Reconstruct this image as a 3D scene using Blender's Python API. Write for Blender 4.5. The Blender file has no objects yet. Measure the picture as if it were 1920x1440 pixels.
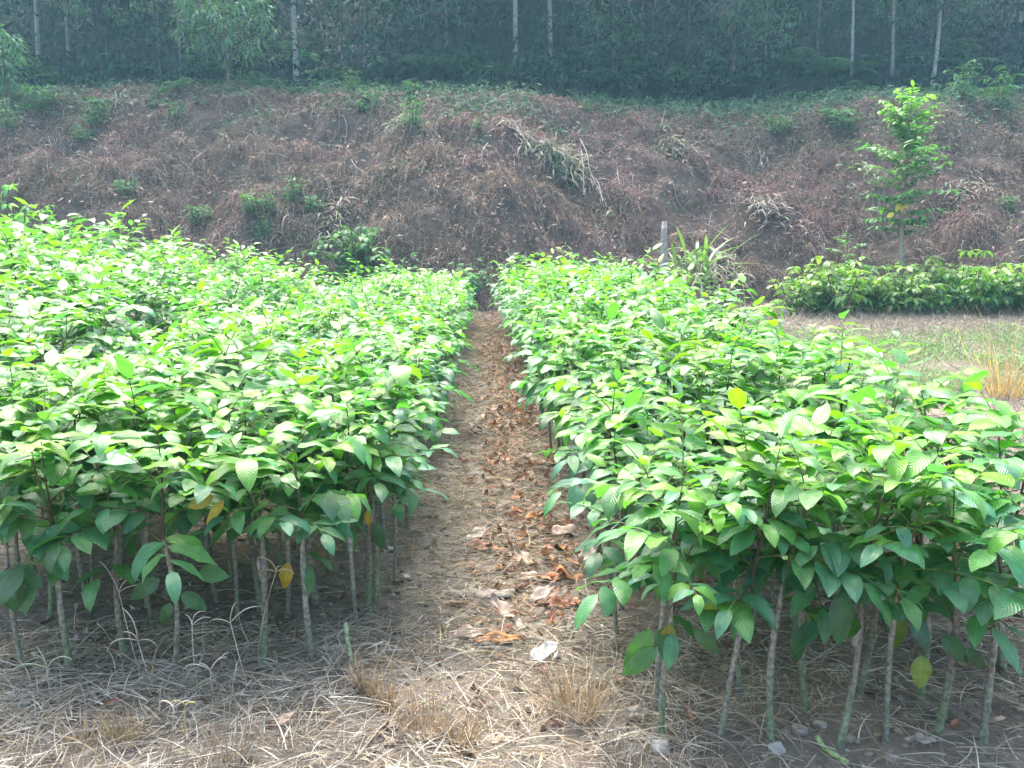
import bpy, math, random
import numpy as np
from mathutils import Vector, Matrix

R = math.radians
rnd = random.Random(7)
rng = np.random.default_rng(11)
S = bpy.context.scene
C = S.collection

# ------------------------------------------------------------------ camera, sky, sun, exposure
CAM_H, FPX, PITCH, YAW = 1.57, 1663.0, 8.9, 1.9
SUN_EL, SUN_AZ = 62.0, -18.0          # azimuth clockwise from +Y
cam = bpy.data.cameras.new("camera"); camo = bpy.data.objects.new("camera", cam); C.objects.link(camo)
cam.sensor_width = 36.0; cam.lens = FPX / 1920 * 36.0; cam.clip_start = 0.05; cam.clip_end = 600
camo.location = (0, 0, CAM_H); camo.rotation_euler = (R(90 - PITCH), 0, R(-YAW))
S.camera = camo

W = bpy.data.worlds.new("World"); S.world = W; W.use_nodes = True
wn = W.node_tree; bg = wn.nodes["Background"]
sky = wn.nodes.new("ShaderNodeTexSky"); sky.sky_type = 'NISHITA'; sky.sun_disc = False
sky.sun_elevation = R(SUN_EL); sky.sun_rotation = R(SUN_AZ)
sky.air_density = 1.0; sky.dust_density = 6.0; sky.ozone_density = 1.0
wn.links.new(sky.outputs[0], bg.inputs[0]); bg.inputs[1].default_value = 0.15

sl = bpy.data.lights.new("sun", 'SUN'); so = bpy.data.objects.new("sun", sl); C.objects.link(so)
sl.energy = 1.05; sl.angle = R(45); sl.color = (1.0, 0.985, 0.95)
sd = Vector((math.sin(R(SUN_AZ)) * math.cos(R(SUN_EL)), math.cos(R(SUN_AZ)) * math.cos(R(SUN_EL)), math.sin(R(SUN_EL))))
so.rotation_euler = sd.to_track_quat('Z', 'Y').to_euler(); so.location = (0, 0, 60)

S.view_settings.view_transform = 'Standard'; S.view_settings.look = 'None'
S.view_settings.exposure = 2.62; S.view_settings.gamma = 1.0
S.render.engine = 'CYCLES'
cy = S.cycles
cy.max_bounces = 7; cy.diffuse_bounces = 4; cy.glossy_bounces = 2; cy.transmission_bounces = 3
cy.transparent_max_bounces = 4; cy.volume_bounces = 0; cy.use_denoising = True
cy.caustics_reflective = False; cy.caustics_refractive = False

# ------------------------------------------------------------------ noise and terrain
_P = np.random.default_rng(5).random((256, 256))
def vn(x, y):
    x = np.asarray(x, float); y = np.asarray(y, float)
    xi = np.floor(x).astype(int); yi = np.floor(y).astype(int)
    fx = x - xi; fy = y - yi
    fx = fx * fx * (3 - 2 * fx); fy = fy * fy * (3 - 2 * fy)
    a = _P[xi & 255, yi & 255]; b = _P[(xi + 1) & 255, yi & 255]
    c = _P[xi & 255, (yi + 1) & 255]; d = _P[(xi + 1) & 255, (yi + 1) & 255]
    return (a * (1 - fx) + b * fx) * (1 - fy) + (c * (1 - fx) + d * fx) * fy
def fbm(x, y, o=4):
    s = 0; a = 0.5
    for k in range(o):
        s = s + a * (vn(x * 2 ** k + 17.3 * k, y * 2 ** k + 9.1 * k) - 0.5); a *= 0.5
    return s * 2
def sm(a, b, x):
    t = np.clip((x - a) / (b - a), 0, 1); return t * t * (3 - 2 * t)
def bank_y(x):
    return 22.3 + 1.3 * (vn(np.asarray(x) * 0.22 + 40, 3.3 + 0 * np.asarray(x)) - 0.5) * 2 + 0.0
def H(x, y):
    x = np.asarray(x, float); y = np.asarray(y, float)
    h = 0.035 * fbm(x * 1.1, y * 1.1, 3) + 0.022 * fbm(x * 7, y * 7, 3) * sm(14, 7, y)
    h = h - 0.03 * np.exp(-((x - 0.1) / 0.35) ** 2) * (y < 22)
    d = y - bank_y(x)
    top = 6.5 + 0.5 * fbm(x * 0.12, x * 0 + 2.2, 2) * 2
    r = np.clip(d / 9.0, 0, 1)
    prof = 0.3 * r + 0.7 * (1 - (1 - r) ** 2)
    hb = top * prof
    hb = hb + 0.14 * np.clip(d - 9.0, 0, 4) + 0.6 * np.clip(d - 13.0, 0, 200)
    m = sm(0.0, 1.5, d)
    h = h + hb * (d > 0) + m * (0.9 * fbm(x * 0.5, y * 0.55, 3) + 0.42 * fbm(x * 1.7, y * 1.7, 4)) * (1 - 0.75 * sm(5, 9, d))
    return h
def ray(px, py):
    cx = (px - 960) / FPX; cz = -(py - 720) / FPX
    v = camo_mat @ Vector((cx, cz, -1)); return v.normalized()
camo_mat = camo.rotation_euler.to_matrix()
def at(px, py, tmax=60):
    """where the line through a photo pixel meets the terrain"""
    v = ray(px, py); t = np.arange(1.5, tmax, 0.02)
    X = v.x * t; Y = v.y * t; Z = CAM_H + v.z * t
    k = np.argmax(Z < H(X, Y))
    if k == 0: k = len(t) - 1
    return Vector((X[k], Y[k], float(H(X[k], Y[k]))))
def at_depth(px, Y):
    """terrain point at depth Y under a photo column"""
    v = ray(px, 460); t = Y / v.y
    return Vector((v.x * t, Y, float(H(v.x * t, Y))))

# ------------------------------------------------------------------ mesh batches
class MB:
    def __init__(s): s.v = []; s.f = []; s.m = []; s.c = []; s.u = []; s.n = 0
    def add(s, V, F, mat=0, col=(1, 1, 1), uv=None):
        V = np.asarray(V, float).reshape(-1, 3); F = np.asarray(F, int)
        col = np.asarray(col, float)
        if col.ndim == 1: col = np.tile(col, (len(V), 1))
        s.v.append(V); s.f.append(F + s.n); s.m.append(np.full(len(F), mat)); s.c.append(col)
        s.u.append(np.zeros((len(V), 2)) if uv is None else uv); s.n += len(V)
    def merge(s, o, M, tint=None):
        """add another batch moved by a 4x4 matrix"""
        A = np.array(M)
        for V, F, m, c, u, off in zip(o.v, o.f, o.m, o.c, o.u, o._offs()):
            W_ = V @ A[:3, :3].T + A[:3, 3]
            cc = c if tint is None else c * tint
            s.v.append(W_); s.f.append(F - off + s.n); s.m.append(m); s.c.append(cc); s.u.append(u); s.n += len(V)
    def _offs(s):
        r = []; k = 0
        for V in s.v: r.append(k); k += len(V)
        return r
    def mesh(s, name, mats, smooth=True):
        V = np.concatenate(s.v); c = np.concatenate(s.c); u = np.concatenate(s.u)
        F = np.concatenate(s.f); m = np.concatenate(s.m)
        me = bpy.data.meshes.new(name)
        me.vertices.add(len(V)); me.vertices.foreach_set("co", V.astype(np.float32).ravel())
        me.loops.add(F.size); me.loops.foreach_set("vertex_index", F.astype(np.int32).ravel())
        me.polygons.add(len(F)); me.polygons.foreach_set("loop_start", (np.arange(len(F)) * 4).astype(np.int32))
        me.polygons.foreach_set("material_index", m.astype(np.int32))
        me.polygons.foreach_set("use_smooth", np.full(len(F), smooth))
        ca = me.color_attributes.new("Col", 'FLOAT_COLOR', 'POINT')
        ca.data.foreach_set("color", np.hstack([c, np.ones((len(c), 1))]).astype(np.float32).ravel())
        uvl = me.uv_layers.new(name="UVMap")
        uvl.data.foreach_set("uv", u[F.ravel()].astype(np.float32).ravel())
        for x in mats: me.materials.append(x)
        me.update(calc_edges=True); me.validate()
        return me
def norm(a): return a / np.maximum(np.linalg.norm(a, axis=-1, keepdims=True), 1e-9)

def leaves(mb, P, D, U, L, Wd, bend, fold, col, rows=7, cols=5, mat=0, ripple=0.0, shape=1.0, curl=None):
    """blades: base P, direction D, up U, length, width, bend along, V-fold"""
    P = np.asarray(P, float).reshape(-1, 3); n = len(P)
    if n == 0: return
    D = norm(np.asarray(D, float).reshape(-1, 3)); U = np.asarray(U, float).reshape(-1, 3)
    Sd = norm(np.cross(D, U)); U = np.cross(Sd, D)
    f = lambda a: np.broadcast_to(np.asarray(a, float).reshape(-1), (n,))[:, None, None]
    L, Wd, bend, fold = f(L), f(Wd), f(bend) + 1e-3, f(fold)
    t = np.linspace(0, 1, rows)[None, :, None]; u = np.linspace(-1, 1, cols)[None, None, :]
    w = np.sin(np.pi * np.clip(t, 0, 1) ** (0.8 * shape)) ** 0.8 * 0.5
    w = np.where(t > 0.82, w * (1 - (t - 0.82) / 0.18 * 0.35), w) + 0.012 * (1 - t)
    th = bend * t
    fw = L * np.sin(th) / bend; dn = -L * (1 - np.cos(th)) / bend
    ph = rng.random((n, 1, 1)) * 6.28
    rip = ripple * Wd * np.abs(u) * np.sin(t * 13 + ph + (u > 0) * 2.0)
    lift = np.abs(u) * w * Wd * np.sin(fold) - (u ** 2) * w * Wd * 0.18 + rip
    sd = u * w * Wd * np.cos(fold)
    X = fw + lift * np.sin(th); Z = dn + lift * np.cos(th)
    V = P[:, None, None, :] + D[:, None, None, :] * X[..., None] + U[:, None, None, :] * Z[..., None] + Sd[:, None, None, :] * (sd + 0 * X)[..., None]
    nv = rows * cols
    i = np.arange(rows - 1)[:, None] * cols + np.arange(cols - 1)[None, :]
    q = np.stack([i, i + 1, i + cols + 1, i + cols], -1).reshape(-1, 4)
    F = (q[None] + (np.arange(n) * nv)[:, None, None]).reshape(-1, 4)
    col = np.asarray(col, float)
    if col.ndim == 1: col = np.tile(col, (n, 1))
    Cc = np.repeat(col, nv, 0)
    uv = np.stack(np.broadcast_arrays(u * 0.5 + 0.5 + 0 * t, t + 0 * u), -1).reshape(1, nv, 2)
    mb.add(V.reshape(-1, 3), F, mat, Cc, np.tile(uv, (n, 1, 1)).reshape(-1, 2))

def tubes(mb, PL, rad, sides=5, col=(1, 1, 1), mat=0):
    """tubes along polylines PL (n,k,3), radii (n,k)"""
    PL = np.asarray(PL, float)
    if PL.ndim == 2: PL = PL[None]
    n, k, _ = PL.shape
    rad = np.broadcast_to(np.asarray(rad, float), (n, k))
    T = norm(np.gradient(PL, axis=1))
    ref = np.where(np.abs(T[..., 2:3]) > 0.9, np.array([1., 0, 0]), np.array([0, 0, 1.]))
    A = norm(np.cross(T, ref)); B = np.cross(T, A)
    a = np.arange(sides) / sides * 2 * np.pi
    V = PL[:, :, None, :] + rad[:, :, None, None] * (A[:, :, None, :] * np.cos(a)[None, None, :, None] + B[:, :, None, :] * np.sin(a)[None, None, :, None])
    i = np.arange(k - 1)[:, None] * sides; j = np.arange(sides)[None, :]
    q = np.stack([i + j, i + (j + 1) % sides, i + sides + (j + 1) % sides, i + sides + j], -1).reshape(-1, 4)
    F = (q[None] + (np.arange(n) * k * sides)[:, None, None]).reshape(-1, 4)
    col = np.asarray(col, float)
    if col.ndim == 1: col = np.tile(col, (n, 1))
    if col.ndim == 2: col = np.repeat(col[:, None, :], k, 1)
    Cc = np.repeat(col.reshape(n * k, 3), sides, 0)
    vv = np.broadcast_to((np.arange(k) / (k - 1))[None, :, None], (n, k, sides))
    uu = np.broadcast_to((np.arange(sides) / sides)[None, None, :], (n, k, sides))
    mb.add(V.reshape(-1, 3), F, mat, Cc, np.stack([uu, vv], -1).reshape(-1, 2))

def ribbons(mb, P, D, L, wd, sag, col, k=4, mat=0, up=None):
    """thin flat blades: start P, direction D, curving down by sag"""
    P = np.asarray(P, float); n = len(P); D = norm(np.asarray(D, float))
    L = np.broadcast_to(L, (n,))[:, None, None]; wd = np.broadcast_to(wd, (n,))[:, None, None]; sag = np.broadcast_to(sag, (n,))[:, None, None]
    t = np.linspace(0, 1, k)[None, :, None]
    side = norm(np.cross(D, rng.normal(size=(n, 3))))
    wob = norm(rng.normal(size=(n, 3)) * [1, 1, 0.3])
    c = P[:, None, :] + D[:, None, :] * L * t + np.array([0, 0, -1.0]) * sag * L * t ** 2 + wob[:, None, :] * L * 0.11 * np.sin(t * 2.6) 
    hw = wd * 0.5 * (1 - 0.75 * t)
    V = np.stack([c - side[:, None, :] * hw, c + side[:, None, :] * hw], 2)
    i = np.arange(k - 1) * 2
    q = np.stack([i, i + 1, i + 3, i + 2], -1)
    F = (q[None] + (np.arange(n) * k * 2)[:, None, None]).reshape(-1, 4)
    Cc = np.repeat(np.asarray(col, float), k * 2, 0)
    mb.add(V.reshape(-1, 3), F, mat, Cc)

def pick(pal, n, jit=0.2):
    pal = np.array(pal); c = pal[rng.integers(0, len(pal), n)]
    return np.clip(c * (1 + jit * rng.normal(size=(n, 1))), 0.005, 0.9)

# ------------------------------------------------------------------ materials
def mat(name):
    m = bpy.data.materials.new(name); m.use_nodes = True; nt = m.node_tree; nt.nodes.clear()
    out = nt.nodes.new("ShaderNodeOutputMaterial"); return m, nt, out
def N(nt, t, **kw):
    n = nt.nodes.new(t)
    for k, v in kw.items(): setattr(n, k, v)
    return n
def leaf_mat(name, rough=0.4, transl=0.4, veins=16, tcol=(1.3, 1.6, 0.5), spec=0.5, rand=0.12, bump=0.35):
    m, nt, out = mat(name); l = nt.links.new
    at_ = N(nt, "ShaderNodeAttribute", attribute_name="Col")
    oi = N(nt, "ShaderNodeObjectInfo")
    hs = N(nt, "ShaderNodeHueSaturation")
    mr = N(nt, "ShaderNodeMapRange"); mr.inputs[3].default_value = 1 - rand; mr.inputs[4].default_value = 1 + rand * 1.3
    l(oi.outputs["Random"], mr.inputs[0]); l(mr.outputs[0], hs.inputs["Value"])
    mh = N(nt, "ShaderNodeMapRange"); mh.inputs[3].default_value = 0.49; mh.inputs[4].default_value = 0.512
    l(oi.outputs["Random"], mh.inputs[0]); l(mh.outputs[0], hs.inputs["Hue"])
    l(at_.outputs["Color"], hs.inputs["Color"])
    # blotchy pigment
    tc = N(nt, "ShaderNodeTexCoord"); no = N(nt, "ShaderNodeTexNoise"); no.inputs["Scale"].default_value = 22; no.inputs["Detail"].default_value = 3
    l(tc.outputs["Object"], no.inputs["Vector"])
    cr = N(nt, "ShaderNodeMapRange"); cr.inputs[1].default_value = 0.3; cr.inputs[2].default_value = 0.7; cr.inputs[3].default_value = 0.75; cr.inputs[4].default_value = 1.2
    l(no.outputs[0], cr.inputs[0])
    # side veins from the leaf's own UV
    sp = N(nt, "ShaderNodeSeparateXYZ"); l(tc.outputs["UV"], sp.inputs[0])
    a = N(nt, "ShaderNodeMath", operation='SUBTRACT'); l(sp.outputs[0], a.inputs[0]); a.inputs[1].default_value = 0.5
    b = N(nt, "ShaderNodeMath", operation='ABSOLUTE'); l(a.outputs[0], b.inputs[0])
    c = N(nt, "ShaderNodeMath", operation='MULTIPLY_ADD'); l(b.outputs[0], c.inputs[0]); c.inputs[1].default_value = -0.45; l(sp.outputs[1], c.inputs[2])
    d = N(nt, "ShaderNodeMath", operation='MULTIPLY'); l(c.outputs[0], d.inputs[0]); d.inputs[1].default_value = veins * 6.283
    e = N(nt, "ShaderNodeMath", operation='SINE'); l(d.outputs[0], e.inputs[0])
    mid = N(nt, "ShaderNodeMapRange"); l(b.outputs[0], mid.inputs[0]); mid.inputs[1].default_value = 0.0; mid.inputs[2].default_value = 0.035; mid.inputs[3].default_value = 1.35; mid.inputs[4].default_value = 1.0
    mul = N(nt, "ShaderNodeMath", operation='MULTIPLY'); l(cr.outputs[0], mul.inputs[0]); l(mid.outputs[0], mul.inputs[1])
    vm = N(nt, "ShaderNodeVectorMath", operation='SCALE'); l(hs.outputs[0], vm.inputs[0]); l(mul.outputs[0], vm.inputs["Scale"])
    bp = N(nt, "ShaderNodeBump"); bp.inputs["Strength"].default_value = bump; bp.inputs["Distance"].default_value = 0.004
    l(e.outputs[0], bp.inputs["Height"])
    p = N(nt, "ShaderNodeBsdfPrincipled"); l(vm.outputs[0], p.inputs["Base Color"]); l(bp.outputs[0], p.inputs["Normal"])
    p.inputs["Roughness"].default_value = rough; p.inputs["Specular IOR Level"].default_value = spec
    tv = N(nt, "ShaderNodeVectorMath", operation='MULTIPLY'); l(vm.outputs[0], tv.inputs[0]); tv.inputs[1].default_value = tcol
    tr = N(nt, "ShaderNodeBsdfTranslucent"); l(tv.outputs[0], tr.inputs[0])
    mx = N(nt, "ShaderNodeMixShader"); mx.inputs[0].default_value = transl
    l(p.outputs[0], mx.inputs[1]); l(tr.outputs[0], mx.inputs[2]); l(mx.outputs[0], out.inputs[0])
    return m
def col_mat(name, rough=0.8, scale=30, amt=0.25, bump=0.3, spec=0.2, transl=0.0, dist=0.003):
    """vertex-attribute colour with procedural mottling and bump"""
    m, nt, out = mat(name); l = nt.links.new
    at_ = N(nt, "ShaderNodeAttribute", attribute_name="Col"); tc = N(nt, "ShaderNodeTexCoord")
    no = N(nt, "ShaderNodeTexNoise"); no.inputs["Scale"].default_value = scale; no.inputs["Detail"].default_value = 5
    l(tc.outputs["Object"], no.inputs["Vector"])
    cr = N(nt, "ShaderNodeMapRange"); cr.inputs[1].default_value = 0.3; cr.inputs[2].default_value = 0.7
    cr.inputs[3].default_value = 1 - amt; cr.inputs[4].default_value = 1 + amt; l(no.outputs[0], cr.inputs[0])
    vm = N(nt, "ShaderNodeVectorMath", operation='SCALE'); l(at_.outputs["Color"], vm.inputs[0]); l(cr.outputs[0], vm.inputs["Scale"])
    bp = N(nt, "ShaderNodeBump"); bp.inputs["Strength"].default_value = bump; bp.inputs["Distance"].default_value = dist; l(no.outputs[0], bp.inputs["Height"])
    p = N(nt, "ShaderNodeBsdfPrincipled"); l(vm.outputs[0], p.inputs["Base Color"]); l(bp.outputs[0], p.inputs["Normal"])
    p.inputs["Roughness"].default_value = rough; p.inputs["Specular IOR Level"].default_value = spec
    if transl:
        tr = N(nt, "ShaderNodeBsdfTranslucent"); l(vm.outputs[0], tr.inputs[0])
        mx = N(nt, "ShaderNodeMixShader"); mx.inputs[0].default_value = transl
        l(p.outputs[0], mx.inputs[1]); l(tr.outputs[0], mx.inputs[2]); l(mx.outputs[0], out.inputs[0])
    else: l(p.outputs[0], out.inputs[0])
    return m
def ground_mat(name, c1, c2, c3, s1=1.2, s2=18, bump=0.6, dist=0.03):
    m, nt, out = mat(name); l = nt.links.new
    tc = N(nt, "ShaderNodeTexCoord")
    n1 = N(nt, "ShaderNodeTexNoise"); n1.inputs["Scale"].default_value = s1; n1.inputs["Detail"].default_value = 8; n1.inputs["Roughness"].default_value = 0.65
    n2 = N(nt, "ShaderNodeTexNoise"); n2.inputs["Scale"].default_value = s2; n2.inputs["Detail"].default_value = 8; n2.inputs["Roughness"].default_value = 0.75
    l(tc.outputs["Object"], n1.inputs[0]); l(tc.outputs["Object"], n2.inputs[0])
    r1 = N(nt, "ShaderNodeValToRGB"); e = r1.color_ramp.elements
    e[0].position = 0.36; e[0].color = (*c1, 1); e[1].position = 0.64; e[1].color = (*c2, 1)
    l(n1.outputs[0], r1.inputs[0])
    r2 = N(nt, "ShaderNodeMapRange"); r2.inputs[1].default_value = 0.45; r2.inputs[2].default_value = 0.68; l(n2.outputs[0], r2.inputs[0])
    mx = N(nt, "ShaderNodeMix", data_type='RGBA'); l(r2.outputs[0], mx.inputs[0]); l(r1.outputs[0], mx.inputs[6]); mx.inputs[7].default_value = (*c3, 1)
    bp = N(nt, "ShaderNodeBump"); bp.inputs["Strength"].default_value = bump; bp.inputs["Distance"].default_value = dist; l(n2.outputs[0], bp.inputs["Height"])
    p = N(nt, "ShaderNodeBsdfPrincipled"); l(mx.outputs[2], p.inputs["Base Color"]); l(bp.outputs[0], p.inputs["Normal"])
    p.inputs["Roughness"].default_value = 0.95; p.inputs["Specular IOR Level"].default_value = 0.1
    l(p.outputs[0], out.inputs[0]); return m

M_LEAF = leaf_mat("sapling_leaf", rough=0.36, transl=0.42, veins=13, spec=0.75, bump=0.25)
M_WOODLEAF = leaf_mat("woodland_leaf", rough=0.55, transl=0.3, veins=9, bump=0.1, spec=0.3)
M_BARK = col_mat("sapling_bark", rough=0.8, scale=60, amt=0.5, bump=0.9, dist=0.004)
M_STALK = col_mat("leaf_stalk", rough=0.55, scale=40, amt=0.15, bump=0.1, spec=0.35)
M_TREEBARK = col_mat("tree_bark", rough=0.9, scale=9, amt=0.45, bump=0.7, dist=0.02)
M_STRAW = col_mat("dry_straw", rough=0.75, scale=14, amt=0.3, bump=0.1, transl=0.15)
M_DRYLEAF = col_mat("dry_leaf", rough=0.7, scale=28, amt=0.55, bump=0.4, transl=0.1)
M_STONE = col_mat("stone", rough=0.9, scale=20, amt=0.3, bump=0.6, dist=0.006)
M_POST = col_mat("weathered_wood", rough=0.9, scale=16, amt=0.35, bump=0.6, dist=0.01)
M_SOIL = ground_mat("soil", (0.10, 0.082, 0.066), (0.17, 0.142, 0.115), (0.23, 0.195, 0.165))
M_PATH = ground_mat("path_soil", (0.10, 0.086, 0.072), (0.18, 0.155, 0.13), (0.24, 0.21, 0.18), s1=2.2)
M_BANK = ground_mat("bank_soil", (0.045, 0.034, 0.028), (0.09, 0.066, 0.055), (0.12, 0.095, 0.08), s1=0.9, s2=6, bump=0.8, dist=0.08)
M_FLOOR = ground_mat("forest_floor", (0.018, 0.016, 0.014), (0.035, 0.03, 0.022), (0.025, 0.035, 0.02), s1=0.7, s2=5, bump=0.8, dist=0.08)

# ------------------------------------------------------------------ object helpers
def link(name, me, parent=None):
    o = bpy.data.objects.new(name, me); C.objects.link(o)
    if parent is not None: o.parent = parent
    return o
def empty(name, loc=(0, 0, 0)):
    o = bpy.data.objects.new(name, None); C.objects.link(o); o.location = loc; o.empty_display_size = 0.1; return o
def tag(o, label=None, cat=None, group=None, kind=None):
    if label: o["label"] = label
    if cat: o["category"] = cat
    if group: o["group"] = group
    if kind: o["kind"] = kind
    return o
def copy_tree(o, parent=None):
    c = o.copy(); C.objects.link(c)
    if parent is not None: c.parent = parent
    for ch in list(o.children): copy_tree(ch, c)
    return c

# ------------------------------------------------------------------ the setting: ground, path, bank, forest floor
def steps(a, b, f):
    r = [a]
    while r[-1] < b: r.append(r[-1] + f(r[-1]))
    r[-1] = b; return np.array(r)
ys = np.concatenate([steps(-12, 2.2, lambda y: 0.5)[:-1], steps(2.2, 21, lambda y: 0.022 + 0.006 * (y - 2.2))[:-1], steps(21, 32, lambda y: 0.11)[:-1], steps(32, 95, lambda y: 0.5 + (y - 32) * 0.02)])
xs_ = steps(0.0, 70, lambda x: 0.035 if x < 2.4 else (0.035 + (x - 2.4) * 0.06 if x < 8 else 0.25 + (x - 8) * 0.03))
xs = np.concatenate([-xs_[:0:-1], xs_])
GX, GY = np.meshgrid(xs, ys)
GZ = H(GX, GY)
idx = np.arange(GX.size).reshape(GX.shape)
Q = np.stack([idx[:-1, :-1], idx[:-1, 1:], idx[1:, 1:], idx[1:, :-1]], -1)
cx = (GX[:-1, :-1] + GX[1:, 1:]) / 2; cyy = (GY[:-1, :-1] + GY[1:, 1:]) / 2
dd = cyy - bank_y(cx)
edge = 0.06 * fbm(cyy * 1.3, cx * 0 + 1, 3)
reg = np.zeros(cx.shape, int)
reg[(cx > -0.36 + edge) & (cx < 0.52 + edge) & (cyy < 21) & (cyy > 3.1)] = 1
reg[dd > 0.0] = 2
reg[dd > 10.0 + 2 * fbm(cx * 0.4, cyy * 0.4, 2)] = 3
Vall = np.stack([GX, GY, GZ], -1).reshape(-1, 3)
for k, (nm, m_) in enumerate([("ground", M_SOIL), ("path", M_PATH), ("hillside", M_BANK), ("forest_floor", M_FLOOR)]):
    F = Q[reg == k]; used, inv = np.unique(F, return_inverse=True)
    mb = MB(); mb.add(Vall[used], inv.reshape(-1, 4))
    tag(link(nm, mb.mesh(nm, [m_])), kind="structure")

# ------------------------------------------------------------------ saplings of the nursery beds
G_OLD = [(0.055, 0.175, 0.085), (0.066, 0.19, 0.075), (0.052, 0.17, 0.095), (0.075, 0.20, 0.065)]
G_MID = [(0.085, 0.235, 0.065), (0.10, 0.26, 0.045), (0.065, 0.21, 0.105)]
G_YOUNG = [(0.15, 0.34, 0.02), (0.17, 0.35, 0.02), (0.13, 0.31, 0.025), (0.08, 0.24, 0.06)]
def compound(acc, st, base, az, el, length, n, LL, young, droop=0.8, rach_col=(0.16, 0.20, 0.05), rr=0.0022, wf=0.46, rg=rnd, terminal=True, k0=0.3):
    """one arching leaf stalk carrying broad leaflets in two ranks"""
    K = 8; p = np.array(base, float); pts = [p.copy()]; e = el
    for i in range(K - 1):
        d = np.array([math.cos(az) * math.cos(e), math.sin(az) * math.cos(e), math.sin(e)])
        p = p + d * length / (K - 1); pts.append(p.copy()); e -= droop / (K - 1)
    pts = np.array(pts); st.append((pts, rr, rach_col))
    for i in range(n):
        f = 1.0 if (i == n - 1 and terminal) else k0 + (1 - k0) * (i / max(1, n - 1)) * 0.96
        q = f * (K - 1); a = min(int(q), K - 2); pos = pts[a] + (pts[a + 1] - pts[a]) * (q - a)
        t = pts[a + 1] - pts[a]; t = t / np.linalg.norm(t)
        sd = np.cross(t, [0, 0, 1.0]); sd /= np.linalg.norm(sd) + 1e-6
        s = 0 if (i == n - 1 and terminal) else (1 if i % 2 else -1)
        D = t * (0.55 if s else 1.0) + sd * s * 0.95 + np.array([0, 0, rg.uniform(-0.15, 0.3)])
        U = np.array([rg.uniform(-0.35, 0.35), rg.uniform(-0.35, 0.35), 1.0]) 
        l_ = LL * rg.uniform(0.75, 1.15) * (0.75 + 0.35 * math.sin(f * 2.6))
        if rg.random() < 0.06: continue
        acc.append((pos, D, U, l_, l_ * wf * rg.uniform(0.88, 1.12), rg.uniform(0.35, 1.6), rg.uniform(0.08, 0.45), young))
def flush(mb, acc, st, rows=7, cols=5, leafmat=0, stalkmat=1, sides=4, ripple=0.05, pal=None, y0=0.45):
    pal = pal or (G_OLD, G_MID, G_YOUNG)
    n = len(acc); y = np.array([a[7] for a in acc]) + rng.normal(size=n) * 0.17
    col = np.zeros((n, 3)); po, pm, py = pick(pal[0], n), pick(pal[1], n), pick(pal[2], n, 0.1)
    w1 = np.clip(y / 0.5, 0, 1)[:, None]; w2 = np.clip((y - y0) / 0.4, 0, 1)[:, None]
    col = (po * (1 - w1) + pm * w1) * (1 - w2) + py * w2
    g = lambda k: np.array([a[k] for a in acc])
    leaves(mb, g(0), g(1), g(2), g(3), g(4), g(5), g(6), col, rows, cols, leafmat, ripple)
    if st:
        K = max(len(s[0]) for s in st)
        for kk in sorted(set(len(s[0]) for s in st)):
            ss = [s for s in st if len(s[0]) == kk]
            PL = np.array([s[0] for s in ss]); rr = np.array([s[1] for s in ss])[:, None] * np.linspace(1.25, 0.6, kk)[None]
            tubes(mb, PL, rr, sides, np.array([s[2] for s in ss]), stalkmat)

TOPH = 0.53
def crown_batch(seed, rows, cols, sides=4, nr=10, low=True):
    rg = random.Random(seed); acc = []; st = []
    # leading shoot(s)
    nshoot = rg.choice([1, 1, 2])
    for s in range(nshoot):
        a = rg.uniform(0, 6.28); lean = rg.uniform(0.02, 0.1) + 0.06 * s
        h = rg.uniform(0.28, 0.40) - 0.06 * s
        pts = np.array([[math.cos(a) * lean * f ** 1.3, math.sin(a) * lean * f ** 1.3, TOPH - 0.02 + h * f] for f in np.linspace(0, 1, 8)])
        c = rg.choice([(0.10, 0.075, 0.045), (0.13, 0.14, 0.05), (0.075, 0.045, 0.035)])
        st.append((pts, 0.0062 - 0.0014 * s, c))
        m = nr if nshoot == 1 else nr * 0.6
        m = int(m); az = rg.uniform(0, 6.28)
        for i in range(m):
            f = (i + 0.5) / m; az += 2.4 + rg.uniform(-0.3, 0.3)
            q = f * 7; b = min(int(q), 6); base = pts[b] + (pts[b + 1] - pts[b]) * (q - b)
            el = R(20 + 54 * f ** 1.2 + rg.uniform(-12, 12))
            ln = rg.uniform(0.20, 0.34) * (1.05 - 0.12 * f)
            compound(acc, st, base, az, el, ln, rg.choice([6, 6, 7, 8]), rg.uniform(0.10, 0.172), -0.05 + 1.0 * f ** 1.5 + rg.uniform(-0.15, 0.2), droop=rg.uniform(0.5, 1.1),
                     rach_col=rg.choice([(0.15, 0.19, 0.05), (0.12, 0.14, 0.045), (0.10, 0.055, 0.04)]), rg=rg)
    if low:
        for i in range(rg.choice([0, 1, 2])):
            compound(acc, st, (0, 0, rg.uniform(0.40, 0.52)), rg.uniform(0, 6.28), R(rg.uniform(-5, 30)), rg.uniform(0.08, 0.16), rg.choice([2, 3, 3]), rg.uniform(0.12, 0.17), 0.05, droop=1.0, rg=rg)
    mb = MB(); flush(mb, acc, st, rows, cols, sides=sides); return mb
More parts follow.
